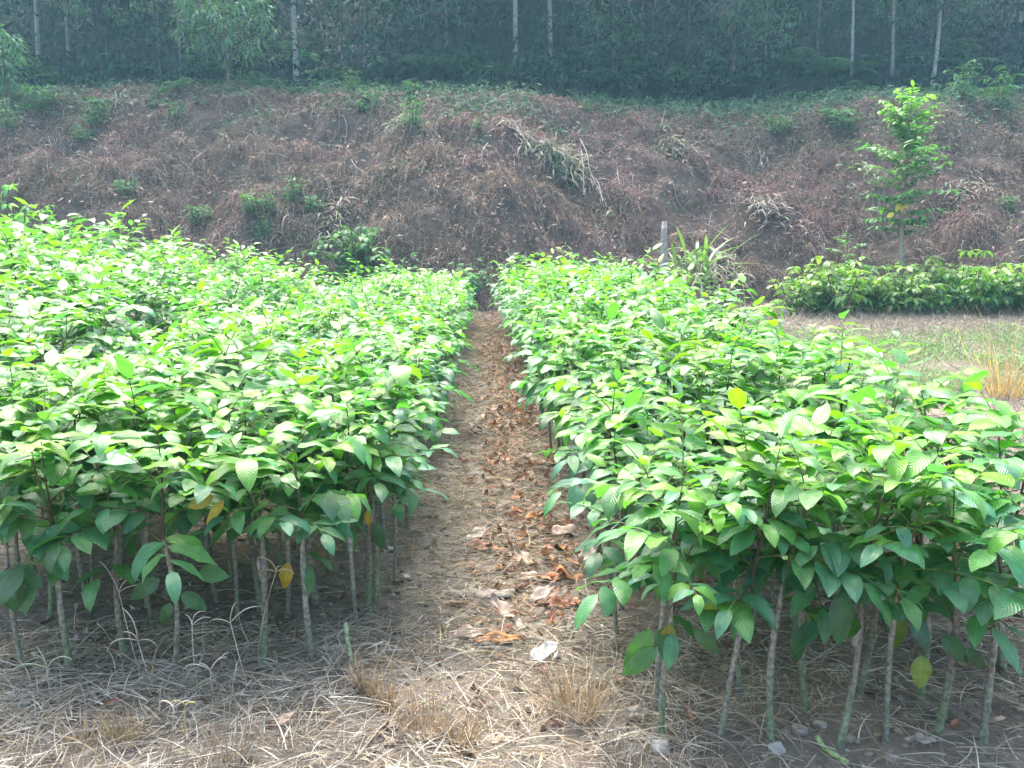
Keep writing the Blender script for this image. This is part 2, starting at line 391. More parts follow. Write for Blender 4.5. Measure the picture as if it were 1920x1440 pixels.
def trunk_batch(seed, sides=8):
    rg = random.Random(seed); mb = MB(); K = 30
    z = np.linspace(-0.03, TOPH + 0.01, K); a = rg.uniform(0, 6.28); b = rg.uniform(0.005, 0.03)
    x = math.cos(a) * b * np.sin(z / TOPH * 3.1); y = math.sin(a) * b * np.sin(z / TOPH * 3.1)
    r = np.interp(z, [-0.03, 0.0, 0.06, 0.34, 0.40, 0.44, TOPH], [0.0165, 0.0155, 0.0135, 0.0125, 0.0155, 0.0115, 0.0075])
    r = r * rg.uniform(0.68, 0.98) * (1 + 0.05 * np.array([rg.uniform(-1, 1) for _ in range(K)]) + 0.22 * np.array([1.0 if rg.random() < 0.14 else 0 for _ in range(K)])) * (1 + 0.35 * np.exp(-np.clip(z, 0, 1) / 0.012))
    green = np.array(rg.choice([(0.14, 0.18, 0.105), (0.175, 0.20, 0.13), (0.165, 0.175, 0.13)])); grey = np.array(rg.choice([(0.24, 0.22, 0.185), (0.18, 0.155, 0.13), (0.27, 0.25, 0.215)]))
    w = np.clip((z - 0.12) / 0.2, 0, 1)[:, None]
    col = green * (1 - w) + grey * w
    tubes(mb, np.stack([x, y, z], -1), r[None], sides, col[None])
    for _ in range(rg.choice([0, 1, 2])):     # snapped side twigs
        k = rg.randrange(14, 27); d = rg.uniform(0, 6.28); L = rg.uniform(0.02, 0.06); b0 = np.array([x[k], y[k], z[k]])
        tubes(mb, np.array([b0, b0 + [math.cos(d) * L * .6, math.sin(d) * L * .6, L * .5], b0 + [math.cos(d) * L, math.sin(d) * L, L]]), np.array([[0.004, 0.003, 0.002]]), 5, grey * 0.8)
    # cut stub of the old leader beside the new shoot
    if rg.random() < 0.6:
        d = rg.uniform(0, 6.28); zz = np.linspace(0.35, 0.45, 4)
        px_ = np.stack([math.cos(d) * (zz - 0.35) * 0.25, math.sin(d) * (zz - 0.35) * 0.25, zz], -1)
        tubes(mb, px_, np.array([[0.0105, 0.0105, 0.010, 0.001]]), 7, (0.27, 0.25, 0.21))
    return mb
NV = 16
crown_hi = [crown_batch(100 + i, 7, 5).mesh("crown", [M_LEAF, M_STALK]) for i in range(NV)]
crown_lo_b = [crown_batch(100 + i, 4, 3, 3) for i in range(8)]
trunk_b = [trunk_batch(300 + i, 9) for i in range(8)]
trunk_m = [b.mesh("trunk", [M_BARK]) for b in trunk_b]
trunk_lo_b = [trunk_batch(300 + i, 4) for i in range(3)]

spots = []            # (x, y, scale, role, lean)
# front rows, read off the photo: pixel of the foot, height factor
FRONT_L = [(45, 1268), (135, 1270), (235, 1243), (325, 1268), (495, 1252), (585, 1240), (668, 1178)]
FRONT_R = [(1240, 1388), (1350, 1392), (1445, 1395), (1574, 1404), (1660, 1396), (1755, 1388), (1842, 1392)]
LAB_L = ["first sapling at the left edge, left front row, with a broad leaf hanging low",
 "pale green trunk second from the left edge of the photo, front row of left bed",
 "sapling in left front row, its trunk leaning slightly just right of the second pale one",
 "sapling in middle of left front row with small leaves low on its trunk",
 "sapling of left front row with a slim grey ringed trunk and fan of upright stalks",
 "second sapling from the path in left front row, pale trunk with leaves at mid height",
 "sapling of left bed standing at the front corner beside the path"]
LAB_R = ["thin green sapling stem at front corner of right bed, nearest the path",
 "crooked grey trunk, second from the path in the right front row",
 "straight grey trunk leaning right, third from the path in the right front row",
 "fourth sapling from the path in right front row, beside the cut green stick",
 "fifth sapling from the path in the right front row, upright greenish trunk",
 "sixth sapling from the path in right front row, yellowing leaf beside trunk",
 "sapling with thick pale trunk at the right end of the right front row"]
for i, (px, py) in enumerate(FRONT_L): p = at(px, py); spots.append((p.x, p.y, 0.97, ("FL", i)))
for i, (px, py) in enumerate(FRONT_R): p = at(px, py); spots.append((p.x, p.y, 0.97 if i else 0.85, ("FR", i)))
spots.append((*at(1388, 1308)[:2], 1.0, ("R", 0))); 
for (px, py) in [(1510, 1332), (1612, 1300), (1725, 1312), (1880, 1262), (1232, 1330)]: spots.append((*at(px, py)[:2], 0.98, ("R", 1)))
for (px, py) in [(95, 1165), (170, 1150), (690, 1150), (445, 1165), (540, 1160), (285, 1170)]: spots.append((*at(px, py)[:2], 0.98, ("L", 1)))
def bed(name, x0, x1, nx, y0, y1, dy, sc, drift=0.0):
    nrow = int((y1 - y0) / dy)
    for r in range(nrow):
        y = y0 + r * dy; f = (y - y0) / (y1 - y0)
        a, b = x0, x1 + drift * f
        for c in range(nx):
            if rnd.random() < (0.15 if y > 5 else 0.02): continue
            x = a + (b - a) * c / (nx - 1)
            role = (name + "E", r) if (c == (0 if name == "R" else nx - 1)) and name in "LR" else (name, r)
            s = sc(f, x) * rnd.uniform(0.78, 1.14) * (1.2 if rnd.random() < 0.1 else 1)
            spots.append((x + rnd.uniform(-0.05, 0.05), y + rnd.uniform(-0.08, 0.08), s, role))
bed("R", 0.58, 2.12, 8, 3.35, 19.6, 0.34, lambda f, x: 0.98 + 0.12 * f, 0.7)
bed("L", -2.45, -0.46, 9, 3.75, 19.5, 0.36, lambda f, x: 0.97 - 0.07 * f)
bed("T", -7.2, -3.05, 10, 5.2, 17.5, 0.45, lambda f, x: (1.26 + 0.14 * (-x - 3.05)) * (1 - 0.10 * f))
spots.sort(key=lambda s: (0, {"FL": 0, "FR": 100}[s[3][0]] + s[3][1]) if s[3][0] in ("FL", "FR") else (1, s[1] + 0.25 * abs(s[0])))
ORD = ["first", "second", "third", "fourth", "fifth", "sixth", "seventh", "eighth", "ninth", "tenth", "eleventh", "twelfth", "thirteenth", "fourteenth", "fifteenth"]
cntE = {"RE": 0, "LE": 0}
rest = MB(); NIND = 296
YPAL = (0.62, 0.50, 0.04)
for k, (x, y, s, role) in enumerate(spots):
    z = float(H(x, y)); rz = rnd.uniform(0, 6.28); tx, ty = rnd.uniform(-0.07, 0.07), rnd.uniform(-0.06, 0.06)
    if k < NIND:
        e = empty("tree_sapling", (x, y, z)); e.rotation_euler = (tx, ty, rz); e.scale = (s, s, s)
        if role == ("FR", 1): e.rotation_euler = (0, 0.16, 0.2)
        if role == ("FR", 2): e.rotation_euler = (0, 0.12, 1.0)
        if role == ("FR", 3): e.rotation_euler = (0, 0.10, 0.4)
        link("trunk", trunk_m[k % 8], e); link("crown", crown_hi[(k * 5 + k // 16) % NV], e)
        r0, r1 = role
        if r0 == "FL": lab, grp = LAB_L[r1], "front row of the left bed"
        elif r0 == "FR": lab, grp = LAB_R[r1], "front row of the right bed"
        elif r0 in cntE and cntE[r0] < 12:
            o_ = ORD[cntE[r0]]; cntE[r0] += 1; side = "right" if r0 == "RE" else "left"
            lab = f"{o_} sapling behind the front row along the path edge of the {side} bed"; grp = f"saplings along the path edge of the {side} bed"
        else:
            side = {"R": "right", "L": "left", "T": "tall leftmost"}[r0[0]]
            if r0[0] == "T": lab = "tall big leaved sapling crowded in the raised looking bed at the far left"; grp = "tall saplings in the leftmost bed"
            else:
                near = "near part" if y < 5.5 else "middle part"
                lab = f"green leafy sapling crowded inside the {near} of the {side} bed"; grp = f"saplings inside the {near} of the {side} bed"
        tag(e, lab, "sapling", grp)
    else:
        Mx = Matrix.Translation((x, y, z)) @ Matrix.Rotation(rz, 4, 'Z') @ Matrix.Rotation(tx, 4, 'X') @ Matrix.Scale(s, 4)
        tint = np.array([1, 1, 1.]) * rnd.uniform(0.85, 1.15)
        rest.merge(crown_lo_b[k % 8], Mx, tint)
        rest.merge(trunk_lo_b[k % 3], Mx)
        rest.m[-1] = np.full(len(rest.f[-1]), 1)
tag(link("sapling_mass", rest.mesh("sapling_mass", [M_LEAF, M_STALK])), "mass of bright green saplings filling the far ends of the nursery beds", "saplings", kind="stuff")
sap = [o for o in C.objects if o.name.startswith("tree_sapling")]

# yellowed or big single leaves hanging from front saplings
def world_leaf(parent, name, px, py, Y, L, Wd, D, bend, col, label, U=(0, -1, 0.4)):
    v = ray(px, py); t = Y / v.y; p = Vector((v.x * t, Y, CAM_H + v.z * t))
    bpy.context.view_layer.update()
    mb = MB(); leaves(mb, [p], [D], [U], L, Wd, bend, 0.2, np.array([col]), 10, 7, 0, 0.05)
    o = link(name, mb.mesh(name, [M_LEAF])); o.parent = parent; o.matrix_parent_inverse = parent.matrix_world.inverted()
    if label: o["label"] = label
FLo = sap[:7]; FRo = sap[7:14]
def hang(par, px, py, lenpx, wpx, ang, col, lab=None, dy=0.0, nm="leaf", bend=0.5):
    Y = par.location.y + dy; s = FPX / Y; a = R(ang)
    world_leaf(par, nm, px, py, Y, lenpx / s, wpx * 0.85 / s, (math.sin(a), -0.25, -math.cos(a)), bend, col, lab)
YEL = (0.42, 0.29, 0.02); YG = (0.33, 0.40, 0.04); GR = (0.03, 0.11, 0.03)
hang(FLo[4], 400, 930, 55, 34, -70, YEL, "bright yellow leaf", -0.1, "yellow_leaf")
hang(FLo[4], 420, 938, 62, 22, -40, (0.46, 0.30, 0.03), "curled yellow leaf", -0.1, "yellow_leaf")
hang(FLo[6], 690, 955, 36, 18, 0, YEL, "small yellow leaf", -0.05, "yellow_leaf")
hang(FLo[5], 540, 1055, 55, 32, -10, YEL, "yellow leaf", 0.0, "yellow_leaf")
hang(FLo[0], 18, 1065, 95, 60, 2, GR, None, -0.1)
hang(FLo[0], 30, 1060, 70, 40, 50, GR, None, -0.08)
hang(FLo[2], 290, 1060, 60, 34, -40, GR, None, 0.0)
hang(FLo[3], 320, 1130, 55, 30, -25, (0.04, 0.13, 0.035), None, -0.05)
hang(FLo[3], 340, 1112, 60, 36, 60, (0.04, 0.13, 0.035), None, -0.05)
hang(FLo[3], 300, 1085, 75, 38, -60, (0.04, 0.13, 0.035), None, -0.05)
hang(FLo[3], 372, 1072, 62, 40, 85, (0.05, 0.16, 0.035), None, -0.1)
hang(FLo[6], 705, 978, 60, 30, 12, GR, None, 0)
hang(FRo[1], 1330, 1100, 75, 38, 5, YG, "yellow green leaf", -0.1, "yellow_leaf")
hang(FRo[0], 1258, 1172, 55, 36, -15, YEL, "yellow leaf with ragged tip", -0.05, "yellow_leaf")
hang(FRo[0], 1222, 1180, 105, 52, -35, (0.07, 0.20, 0.04), None, -0.1)
hang(FRo[0], 1232, 1215, 92, 44, -55, (0.07, 0.19, 0.04), None, -0.12)
hang(FRo[1], 1300, 1180, 78, 34, 50, (0.05, 0.15, 0.04), None, -0.1)
hang(FRo[3], 1580, 1105, 118, 60, -4, GR, "long broad dark leaf", -0.12, "leaf", 0.3)
hang(FRo[2], 1495, 1175, 78, 38, 2, GR, None, -0.05)
hang(FRo[2], 1520, 1140, 45, 26, 8, (0.15, 0.3, 0.04), None, 0.05)
hang(FRo[4], 1690, 1150, 80, 40, -8, (0.12, 0.2, 0.03), None, 0.1)
hang(FRo[5], 1728, 1228, 70, 52, -4, (0.16, 0.24, 0.03), "round yellowing leaf", -0.1, "leaf", 0.2)
hang(FRo[5], 1765, 1190, 85, 44, 48, GR, None, -0.08)
hang(FRo[6], 1810, 1215, 65, 34, 48, GR, None, -0.05)
# ------------------------------------------------------------------ dry straw, litter and weeds (uncountable cover)
STRAW = [(0.34, 0.30, 0.23), (0.40, 0.36, 0.29), (0.26, 0.22, 0.165), (0.31, 0.25, 0.165), (0.20, 0.17, 0.13), (0.46, 0.42, 0.35)]
OCHRE = [(0.40, 0.28, 0.15), (0.33, 0.22, 0.12), (0.45, 0.34, 0.20)]
def scatter(n, x0, x1, y0, y1, dens=None):
    X = rng.uniform(x0, x1, n); Y = rng.uniform(y0, y1, n)
    if dens is not None:
        k = rng.random(n) < dens(X, Y); X, Y = X[k], Y[k]
    return X, Y
def lay(mb, X, Y, L, wd, el, sag, col, zoff=0.01, k=4):
    n = len(X); az = rng.uniform(0, 6.283, n); e = el
    D = np.stack([np.cos(az) * np.cos(e), np.sin(az) * np.cos(e), np.sin(e)], -1)
    P = np.stack([X, Y, H(X, Y) + zoff], -1)
    ribbons(mb, P, D, L, wd, sag, col, k)
mb = MB()
front_d = lambda X, Y: np.clip(0.25 + 1.5 * vn(X * 2.3, Y * 2.3) * vn(X * 7, Y * 7) * 1.6, 0, 1) * np.where((X > 0.75), 0.35, 1.0)
X, Y = scatter(30000, -2.6, 2.6, 2.1, 3.5, front_d)
n = len(X); lay(mb, X, Y, rng.uniform(0.05, 0.24, n), rng.uniform(0.0016, 0.0052, n), np.abs(rng.normal(0.1, 0.16, n)), rng.uniform(0.02, 0.3, n), pick(STRAW, n), rng.uniform(0.002, 0.035, n), 5)
# along the path
X, Y = scatter(34000, -0.5, 0.66, 3.2, 22, lambda X, Y: np.clip(0.3 + 1.6 * vn(X * 3, Y * 2.0 + 7) * np.exp(-((X - 0.12) / 0.4) ** 2), 0, 1))
n = len(X); lay(mb, X, Y, rng.uniform(0.05, 0.2, n), rng.uniform(0.002, 0.005, n) * (0.8 + Y / 12), np.abs(rng.normal(0.15, 0.25, n)), rng.uniform(0.02, 0.3, n), pick(STRAW[:5] + OCHRE[:1], n) * 0.8, rng.uniform(0.002, 0.03, n), 4)
# under the beds
X, Y = scatter(9000, -2.6, 3.2, 3.0, 7.5)
n = len(X); lay(mb, X, Y, rng.uniform(0.06, 0.3, n), rng.uniform(0.002, 0.004, n), np.abs(rng.normal(0.05, 0.1, n)), rng.uniform(0.02, 0.2, n), pick(STRAW, n) * 0.8, rng.uniform(0.002, 0.03, n), 4)
tag(link("dry_straw", mb.mesh("dry_straw", [M_STRAW])), "pale dry straw strewn over the bare soil in front and along the path", "straw", kind="stuff")
# arching loose stems in front of the left bed
mb = MB()
X, Y = scatter(1500, -2.2, 1.1, 2.3, 3.3, lambda X, Y: np.clip(vn(X * 3 + 2, Y * 3) * 2.2 - 0.5, 0, 1))
n = len(X); lay(mb, X, Y, rng.uniform(0.10, 0.38, n), rng.uniform(0.002, 0.004, n), rng.uniform(0.2, 1.1, n), rng.uniform(0.4, 0.95, n), pick(STRAW + OCHRE[:1], n), 0.0, 9)
tag(link("dry_grass_stems", mb.mesh("dry_grass_stems", [M_STRAW])), "arching dry grass stems rising from the straw before the beds", "dry grass", kind="stuff")
# crumbs of earth and small stones
def blob(rg, r, sub=2, flat=0.6):
    me = bpy.data.meshes.new("t"); import bmesh
    bm = bmesh.new(); bmesh.ops.create_cube(bm, size=2.0)
    bmesh.ops.subdivide_edges(bm, edges=bm.edges[:], cuts=sub, use_grid_fill=True)
    ox, oy = rg.uniform(0, 50), rg.uniform(0, 50)
    V = np.array([v.co[:] for v in bm.verts]); F = np.array([[v.index for v in f.verts] for f in bm.faces]); bm.free()
    V = norm(V) * (0.62 + 0.38 / np.max(np.abs(norm(V)), axis=1, keepdims=True) * 0.75)
    d = 1 + 0.45 * (vn(V[:, 0] * 1.4 + ox, V[:, 1] * 1.4 + V[:, 2] + oy) - 0.5)
    V = V * d[:, None] * r * np.array([rg.uniform(0.8, 1.2), rg.uniform(0.7, 1.1), flat]); return V, F
mb = MB(); pro = [blob(random.Random(i), 1.0, 1, 0.65) for i in range(6)]
for i in range(5200):
    if i < 3000: x, y = rnd.uniform(-2.5, 2.6), rnd.uniform(2.2, 4.2)
    else: x, y = rnd.uniform(-2.6, 3.0), rnd.uniform(4, 9)
    r = 0.003 + 0.011 * rnd.random() ** 3; V, F = pro[i % 6]; a = rnd.uniform(0, 6.28); ca, sa = math.cos(a), math.sin(a)
    W_ = np.stack([V[:, 0] * ca - V[:, 1] * sa, V[:, 0] * sa + V[:, 1] * ca, V[:, 2]], -1) * r + [x, y, float(H(x, y)) + r * 0.3]
    mb.add(W_, F, 0, np.array(rnd.choice([(0.17, 0.14, 0.11), (0.22, 0.19, 0.155), (0.29, 0.27, 0.24), (0.13, 0.10, 0.08)])))
tag(link("soil_crumbs", mb.mesh("soil_crumbs", [M_STONE])), "crumbs of earth and gravel scattered over the soil", "gravel", kind="stuff")
# small dead leaf litter
BROWN = [(0.27, 0.13, 0.08), (0.31, 0.17, 0.10), (0.20, 0.11, 0.08), (0.36, 0.26, 0.19), (0.15, 0.09, 0.07), (0.28, 0.21, 0.16)]
def litter(mb, X, Y, L, col, z=0.012):
    n = len(X); az = rng.uniform(0, 6.28, n)
    D = np.stack([np.cos(az), np.sin(az), rng.normal(0, 0.22, n)], -1); U = rng.normal(0, 0.5, (n, 3)) + [0, 0, 1]
    leaves(mb, np.stack([X, Y, H(X, Y) + z], -1), D, U, L, L * rng.uniform(0.3, 0.55, n), rng.normal(0, 1.2, n), rng.uniform(0.2, 0.9, n), col, 5, 3, 0, 0.12)
mb = MB()
X, Y = scatter(7500, -0.4, 0.62, 3.4, 21, lambda X, Y: np.clip(np.exp(-((X - 0.27) / 0.23) ** 2) * vn(X * 2, Y * 1.6 + 3) * 1.5 * np.where(Y < 4.6, 0.5, 1), 0, 1))
litter(mb, X, Y, rng.uniform(0.04, 0.13, len(X)), pick(BROWN[:4] + [(0.36, 0.19, 0.10)], len(X)))
X, Y = scatter(2200, -2.6, 3.0, 2.6, 8); litter(mb, X, Y, rng.uniform(0.03, 0.09, len(X)), pick(BROWN + STRAW, len(X)) * 0.8)
tag(link("leaf_litter", mb.mesh("leaf_litter", [M_DRYLEAF])), "reddish brown dead leaf litter along the middle of the path", "leaf litter", kind="stuff")

# ------------------------------------------------------------------ larger fallen leaves one can point at
def dry_leaf(px, py, lenpx, ang, col, lab, curl=0.8, wf=0.45, lift=0.02, name="fallen_leaf", grp="fallen leaves on the path"):
    p = at(px, py); s = FPX / p.y; L = lenpx / s * 1.25; a = R(ang)
    D = Vector((math.cos(a), math.sin(a), 0.12)); mb = MB(); col = tuple(0.72 * c for c in col)
    leaves(mb, [[-D.x * L / 2, -D.y * L / 2, lift * 0.4]], [tuple(D)], [(0.15, -0.35, 1)], L, L * wf, curl, 0.5, np.array([col]), 12, 7, 0, 0.14)
    tubes(mb, np.array([[-D.x * L / 2, -D.y * L / 2, lift * 0.4], [-D.x * L * 0.6, -D.y * L * 0.6, lift * 0.4 + 0.004], [-D.x * L * 0.72, -D.y * L * 0.72, 0.004]]), 0.0012, 4, np.array(col) * 0.7)
    # give the leaf a rim thickness
    o = link(name, mb.mesh(name, [M_DRYLEAF])); o.location = p + Vector((0, 0, 0.012))
    md = o.modifiers.new("thickness", 'SOLIDIFY'); md.thickness = 0.0007
    tag(o, lab, "dead leaf", grp)
PALE = (0.62, 0.52, 0.44); WH = (0.72, 0.70, 0.62); RB = (0.40, 0.17, 0.08); BR = (0.30, 0.13, 0.07); OR = (0.50, 0.24, 0.10)
dry_leaf(935, 1160, 60, 150, (0.68, 0.52, 0.42), "pale curled leaf with brown rim, left of the brown cluster mid path", -1.3)
dry_leaf(985, 1178, 50, 60, (0.66, 0.56, 0.50), "crumpled whitish leaf standing on the brown cluster mid path", 1.2)
dry_leaf(965, 1190, 55, 20, BR, "dark brown leaf under the crumpled whitish leaf mid path", 1.6)
dry_leaf(885, 1197, 62, 10, (0.60, 0.42, 0.34), "flat pinkish tan leaf at the left end of the brown cluster", 0.5)
dry_leaf(940, 1212, 90, 5, OR, "long rust coloured leaf along the front of the brown cluster", 0.4, 0.25)
dry_leaf(1022, 1240, 60, 30, WH, "cream white leaf lying alone nearest the camera on the path", -0.6, 0.5)
dry_leaf(1015, 1262, 48, 100, (0.25, 0.13, 0.10), "small dark brown leaf just below the cream white one", 0.7)
dry_leaf(1020, 1130, 55, 25, (0.55, 0.45, 0.38), "grey tan leaf with lobed edge right of the bark slab", -0.8)
dry_leaf(1055, 1140, 62, 15, (0.36, 0.17, 0.11), "red brown leaf right of the lobed grey tan one", 0.8)
dry_leaf(975, 1062, 52, 160, (0.58, 0.44, 0.34), "pale backed curled leaf above the bark slab", -1.2)
dry_leaf(1000, 1090, 45, 10, (0.62, 0.46, 0.36), "tan leaf beside the orange brown crumpled pile", 0.8)
dry_leaf(1030, 1092, 60, 170, RB, "rust leaf left of the big orange brown crumpled leaf", 1.3)
dry_leaf(1075, 1082, 70, 70, OR, "big orange brown crumpled leaf at the right edge of the path", 1.5, 0.8)
dry_leaf(1105, 1055, 40, 20, PALE, "small pale pinkish leaf against the right bed", -0.9, 0.7)
dry_leaf(1050, 1030, 50, 100, OR, "orange leaf hanging in the dry tuft above the crumpled leaf", 1.2)
dry_leaf(1070, 1003, 62, 0, (0.55, 0.42, 0.36), "wide pinkish leaf near the right bed at mid path", 0.8)
dry_leaf(1035, 1005, 55, 140, BR, "dark red brown leaf beside the wide pinkish leaf", 1.0)
dry_leaf(900, 1015, 50, 20, (0.58, 0.48, 0.40), "pale leaf on the left side of path below the ochre tuft", -0.7)
dry_leaf(910, 1032, 58, 0, (0.34, 0.18, 0.13), "brown leaf under the pale one on the left side of path", 0.9)
dry_leaf(975, 960, 50, 60, RB, "rust leaf standing up in the dry grass farther up the path", 1.2)
dry_leaf(1010, 975, 48, 10, OR, "orange leaf behind the wide pinkish leaf", 1.0)
dry_leaf(965, 870, 44, 20, (0.52, 0.33, 0.25), "tan leaf lying in the upper path near the first ochre patch", 0.8)
dry_leaf(935, 855, 38, 90, RB, "rust coloured leaf in the upper path left of the tan one", 1.2)
dry_leaf(990, 868, 36, 160, (0.56, 0.40, 0.32), "light brown leaf by the right bed in the upper path", -0.8)
dry_leaf(1190, 1350, 52, 10, (0.42, 0.37, 0.31), "grey papery leaf on the soil left of the grey stone", 0.4, name="fallen_leaf", grp="fallen leaves in the foreground")
dry_leaf(735, 1192, 36, 20, (0.22, 0.15, 0.11), "dark dry leaf on the soil in front of the left bed corner", 0.6, grp="fallen leaves in the foreground")
dry_leaf(1725, 1400, 50, 170, (0.40, 0.35, 0.30), "grey leaf flat on the soil under the right bed near the corner", 0.3, grp="fallen leaves in the foreground")

# slab of bark lying across the path
p = at(905, 1118); mb = MB()
t = np.linspace(0, 1, 18)[:, None]; u = np.linspace(-1, 1, 8)[None, :]
L = 0.30; wv = 0.045 * (0.35 + 0.65 * np.sin(np.pi * np.clip(t * 0.9 + 0.07, 0, 1))) * (1 + 0.25 * np.sin(t * 17))
X_ = (t - 0.5) * L + 0 * u; Y_ = u * wv + 0.012 * np.sin(t * 6); Z_ = 0.022 - 0.020 * u ** 2 + 0.006 * np.sin(t * 21 + u * 3)
i = np.arange(17)[:, None] * 8 + np.arange(7)[None]; q = np.stack([i, i + 1, i + 9, i + 8], -1).reshape(-1, 4)
mb.add(np.stack([X_, Y_, Z_], -1).reshape(-1, 3), q, 0, (0.22, 0.20, 0.18))
o = link("bark_slab", mb.mesh("bark_slab", [M_POST])); o.location = p; o.rotation_euler = (0, 0, 0.06)
md = o.modifiers.new("thickness", 'SOLIDIFY'); md.thickness = 0.006
tag(o, "grey weathered slab of bark lying across the path", "bark")

# ------------------------------------------------------------------ stones
def stone(px, py, wpx, col, lab, seed, flat=0.6):
    p = at(px, py); r = wpx / (FPX / p.y) / 2
    V, F = blob(random.Random(seed), r, 4, flat); mb = MB(); mb.add(V, F, 0, col)
    o = link("stone", mb.mesh("stone", [M_STONE], True)); o.location = p + Vector((0, 0, r * flat * 0.25)); o.rotation_euler = (0, 0, seed)
    tag(o, lab, "stone", "stones on the bare soil")
stone(1238, 1408, 46, (0.30, 0.28, 0.25), "grey angular stone at the foot of the corner sapling of right bed", 3, 0.65)
stone(1500, 1376, 32, (0.28, 0.25, 0.21), "brownish stone half buried between third and fourth right trunks", 5)
stone(1455, 1412, 42, (0.33, 0.32, 0.29), "pale stone in front of the third trunk of the right front row", 8)
stone(1590, 1388, 30, (0.27, 0.23, 0.19), "rounded brown stone right behind the cut green stick", 12)
stone(1538, 1362, 24, (0.31, 0.28, 0.24), "small buff stone behind the cut green stick", 15)
stone(1670, 1426, 26, (0.30, 0.26, 0.22), "small stone at the bottom edge right of the cut green stick", 21)
stone(12, 1312, 44, (0.40, 0.38, 0.35), "pale flat stone at the left edge of the photo", 25, 0.4)
stone(45, 1325, 26, (0.25, 0.25, 0.25), "dark grey stone just right of the pale flat one", 26, 0.5)
stone(1165, 1370, 30, (0.26, 0.24, 0.21), "flat grey stone in the straw left of the corner sapling", 31, 0.4)

# ------------------------------------------------------------------ cut green stick and green stub
def stick(name, pts_px, lift, rad, col, lab, cat):
    P = [at(a, b) + Vector((0, 0, l)) for (a, b), l in zip(pts_px, lift)]
    o0 = P[0].copy(); pts = np.array([list(q_ - o0) for q_ in P])
    tt = np.linspace(0, 1, len(pts)); tf = np.linspace(0, 1, 14)
    pf = np.stack([np.interp(tf, tt, pts[:, j]) for j in range(3)], -1)
    rr = np.full(14, rad) * (1 + 0.08 * np.sin(tf * 25)); rr[0] = rr[-1] = 0.0005; pf[1] = pf[0] + (pf[2] - pf[0]) * 0.02; pf[-2] = pf[-1] + (pf[-3] - pf[-1]) * 0.02
    mb = MB(); tubes(mb, pf, rr[None], 9, col); o = link(name, mb.mesh(name, [M_BARK])); o.location = o0; tag(o, lab, cat)
stick("cut_stick", [(1590, 1440), (1545, 1412), (1530, 1402)], [0.012, 0.015, 0.04], 0.0085, (0.25, 0.33, 0.14), "cut pale green stick lying on the soil at the bottom right", "stick")
stick("stem_stub", [(662, 1255), (655, 1250), (652, 1248), (650, 1248)], [0.0, 0.07, 0.12, 0.16], 0.008, (0.24, 0.30, 0.17), "short bent green stem stub at the front corner of left bed", "stem")

# ------------------------------------------------------------------ grass stubble tufts
def tuft(px, py, hpx, wpx, pal, lab, seed, n=70, grp="ochre stubble tufts in the foreground", cat="grass tuft", spread=0.55):
    n = int(n * 1.7); p = at(px, py); s = FPX / p.y; h = hpx / s * (1.3 if py > 1000 else 0.95); w = wpx / s / 2 * 1.25; mb = MB()
    a = rng.uniform(0, 6.28, n); rr = w * np.sqrt(rng.random(n)) * 0.8
    P = np.stack([np.cos(a) * rr, np.sin(a) * rr, np.full(n, -0.01)], -1)
    D = np.stack([np.cos(a) * spread * rng.random(n), np.sin(a) * spread * rng.random(n), np.ones(n)], -1)
    ribbons(mb, P, D, h * rng.uniform(0.3, 1.2, n), 0.0042 * max(1, 2.8 / s * 150), rng.uniform(0, 0.5, n), pick(pal, n), 6)
    o = link("grass_tuft", mb.mesh("grass_tuft", [M_STRAW])); o.location = p; tag(o, lab, cat, grp)
tuft(245, 1395, 85, 60, OCHRE, "ochre stubble tuft below the left front row, near the left corner", 1)
tuft(160, 1400, 60, 60, OCHRE, "small rusty stubble tuft left of the larger ochre tuft in the corner", 2, 50)
tuft(690, 1305, 75, 26, OCHRE, "narrow upright ochre tuft in front of the corner of left bed", 3, 50)
tuft(725, 1330, 78, 28, OCHRE, "narrow ochre tuft just right of the first upright one", 4, 50)
tuft(800, 1385, 100, 80, OCHRE + STRAW[:2], "broad straw and ochre tuft leaning right at the bottom centre", 5, 110)
tuft(865, 1400, 70, 40, OCHRE, "small ochre tuft right of the broad one at the bottom centre", 6, 60)
tuft(1078, 1345, 115, 90, OCHRE + STRAW[:2], "tall ochre tuft alone in the foreground before the path mouth", 7, 130)
tuft(1160, 1420, 60, 60, STRAW, "pale straw tuft at the bottom edge left of the grey stone", 8, 60)
tuft(430, 1430, 90, 80, STRAW + OCHRE[:1], "mixed dry tuft at the bottom edge below the left bed", 9, 90)
tuft(1885, 745, 170, 60, [(0.62, 0.40, 0.10), (0.52, 0.36, 0.14), (0.5, 0.42, 0.2)], "tall orange yellow reed tuft in the meadow at the right edge", 10, 60, "meadow tufts", "grass tuft", 0.6)

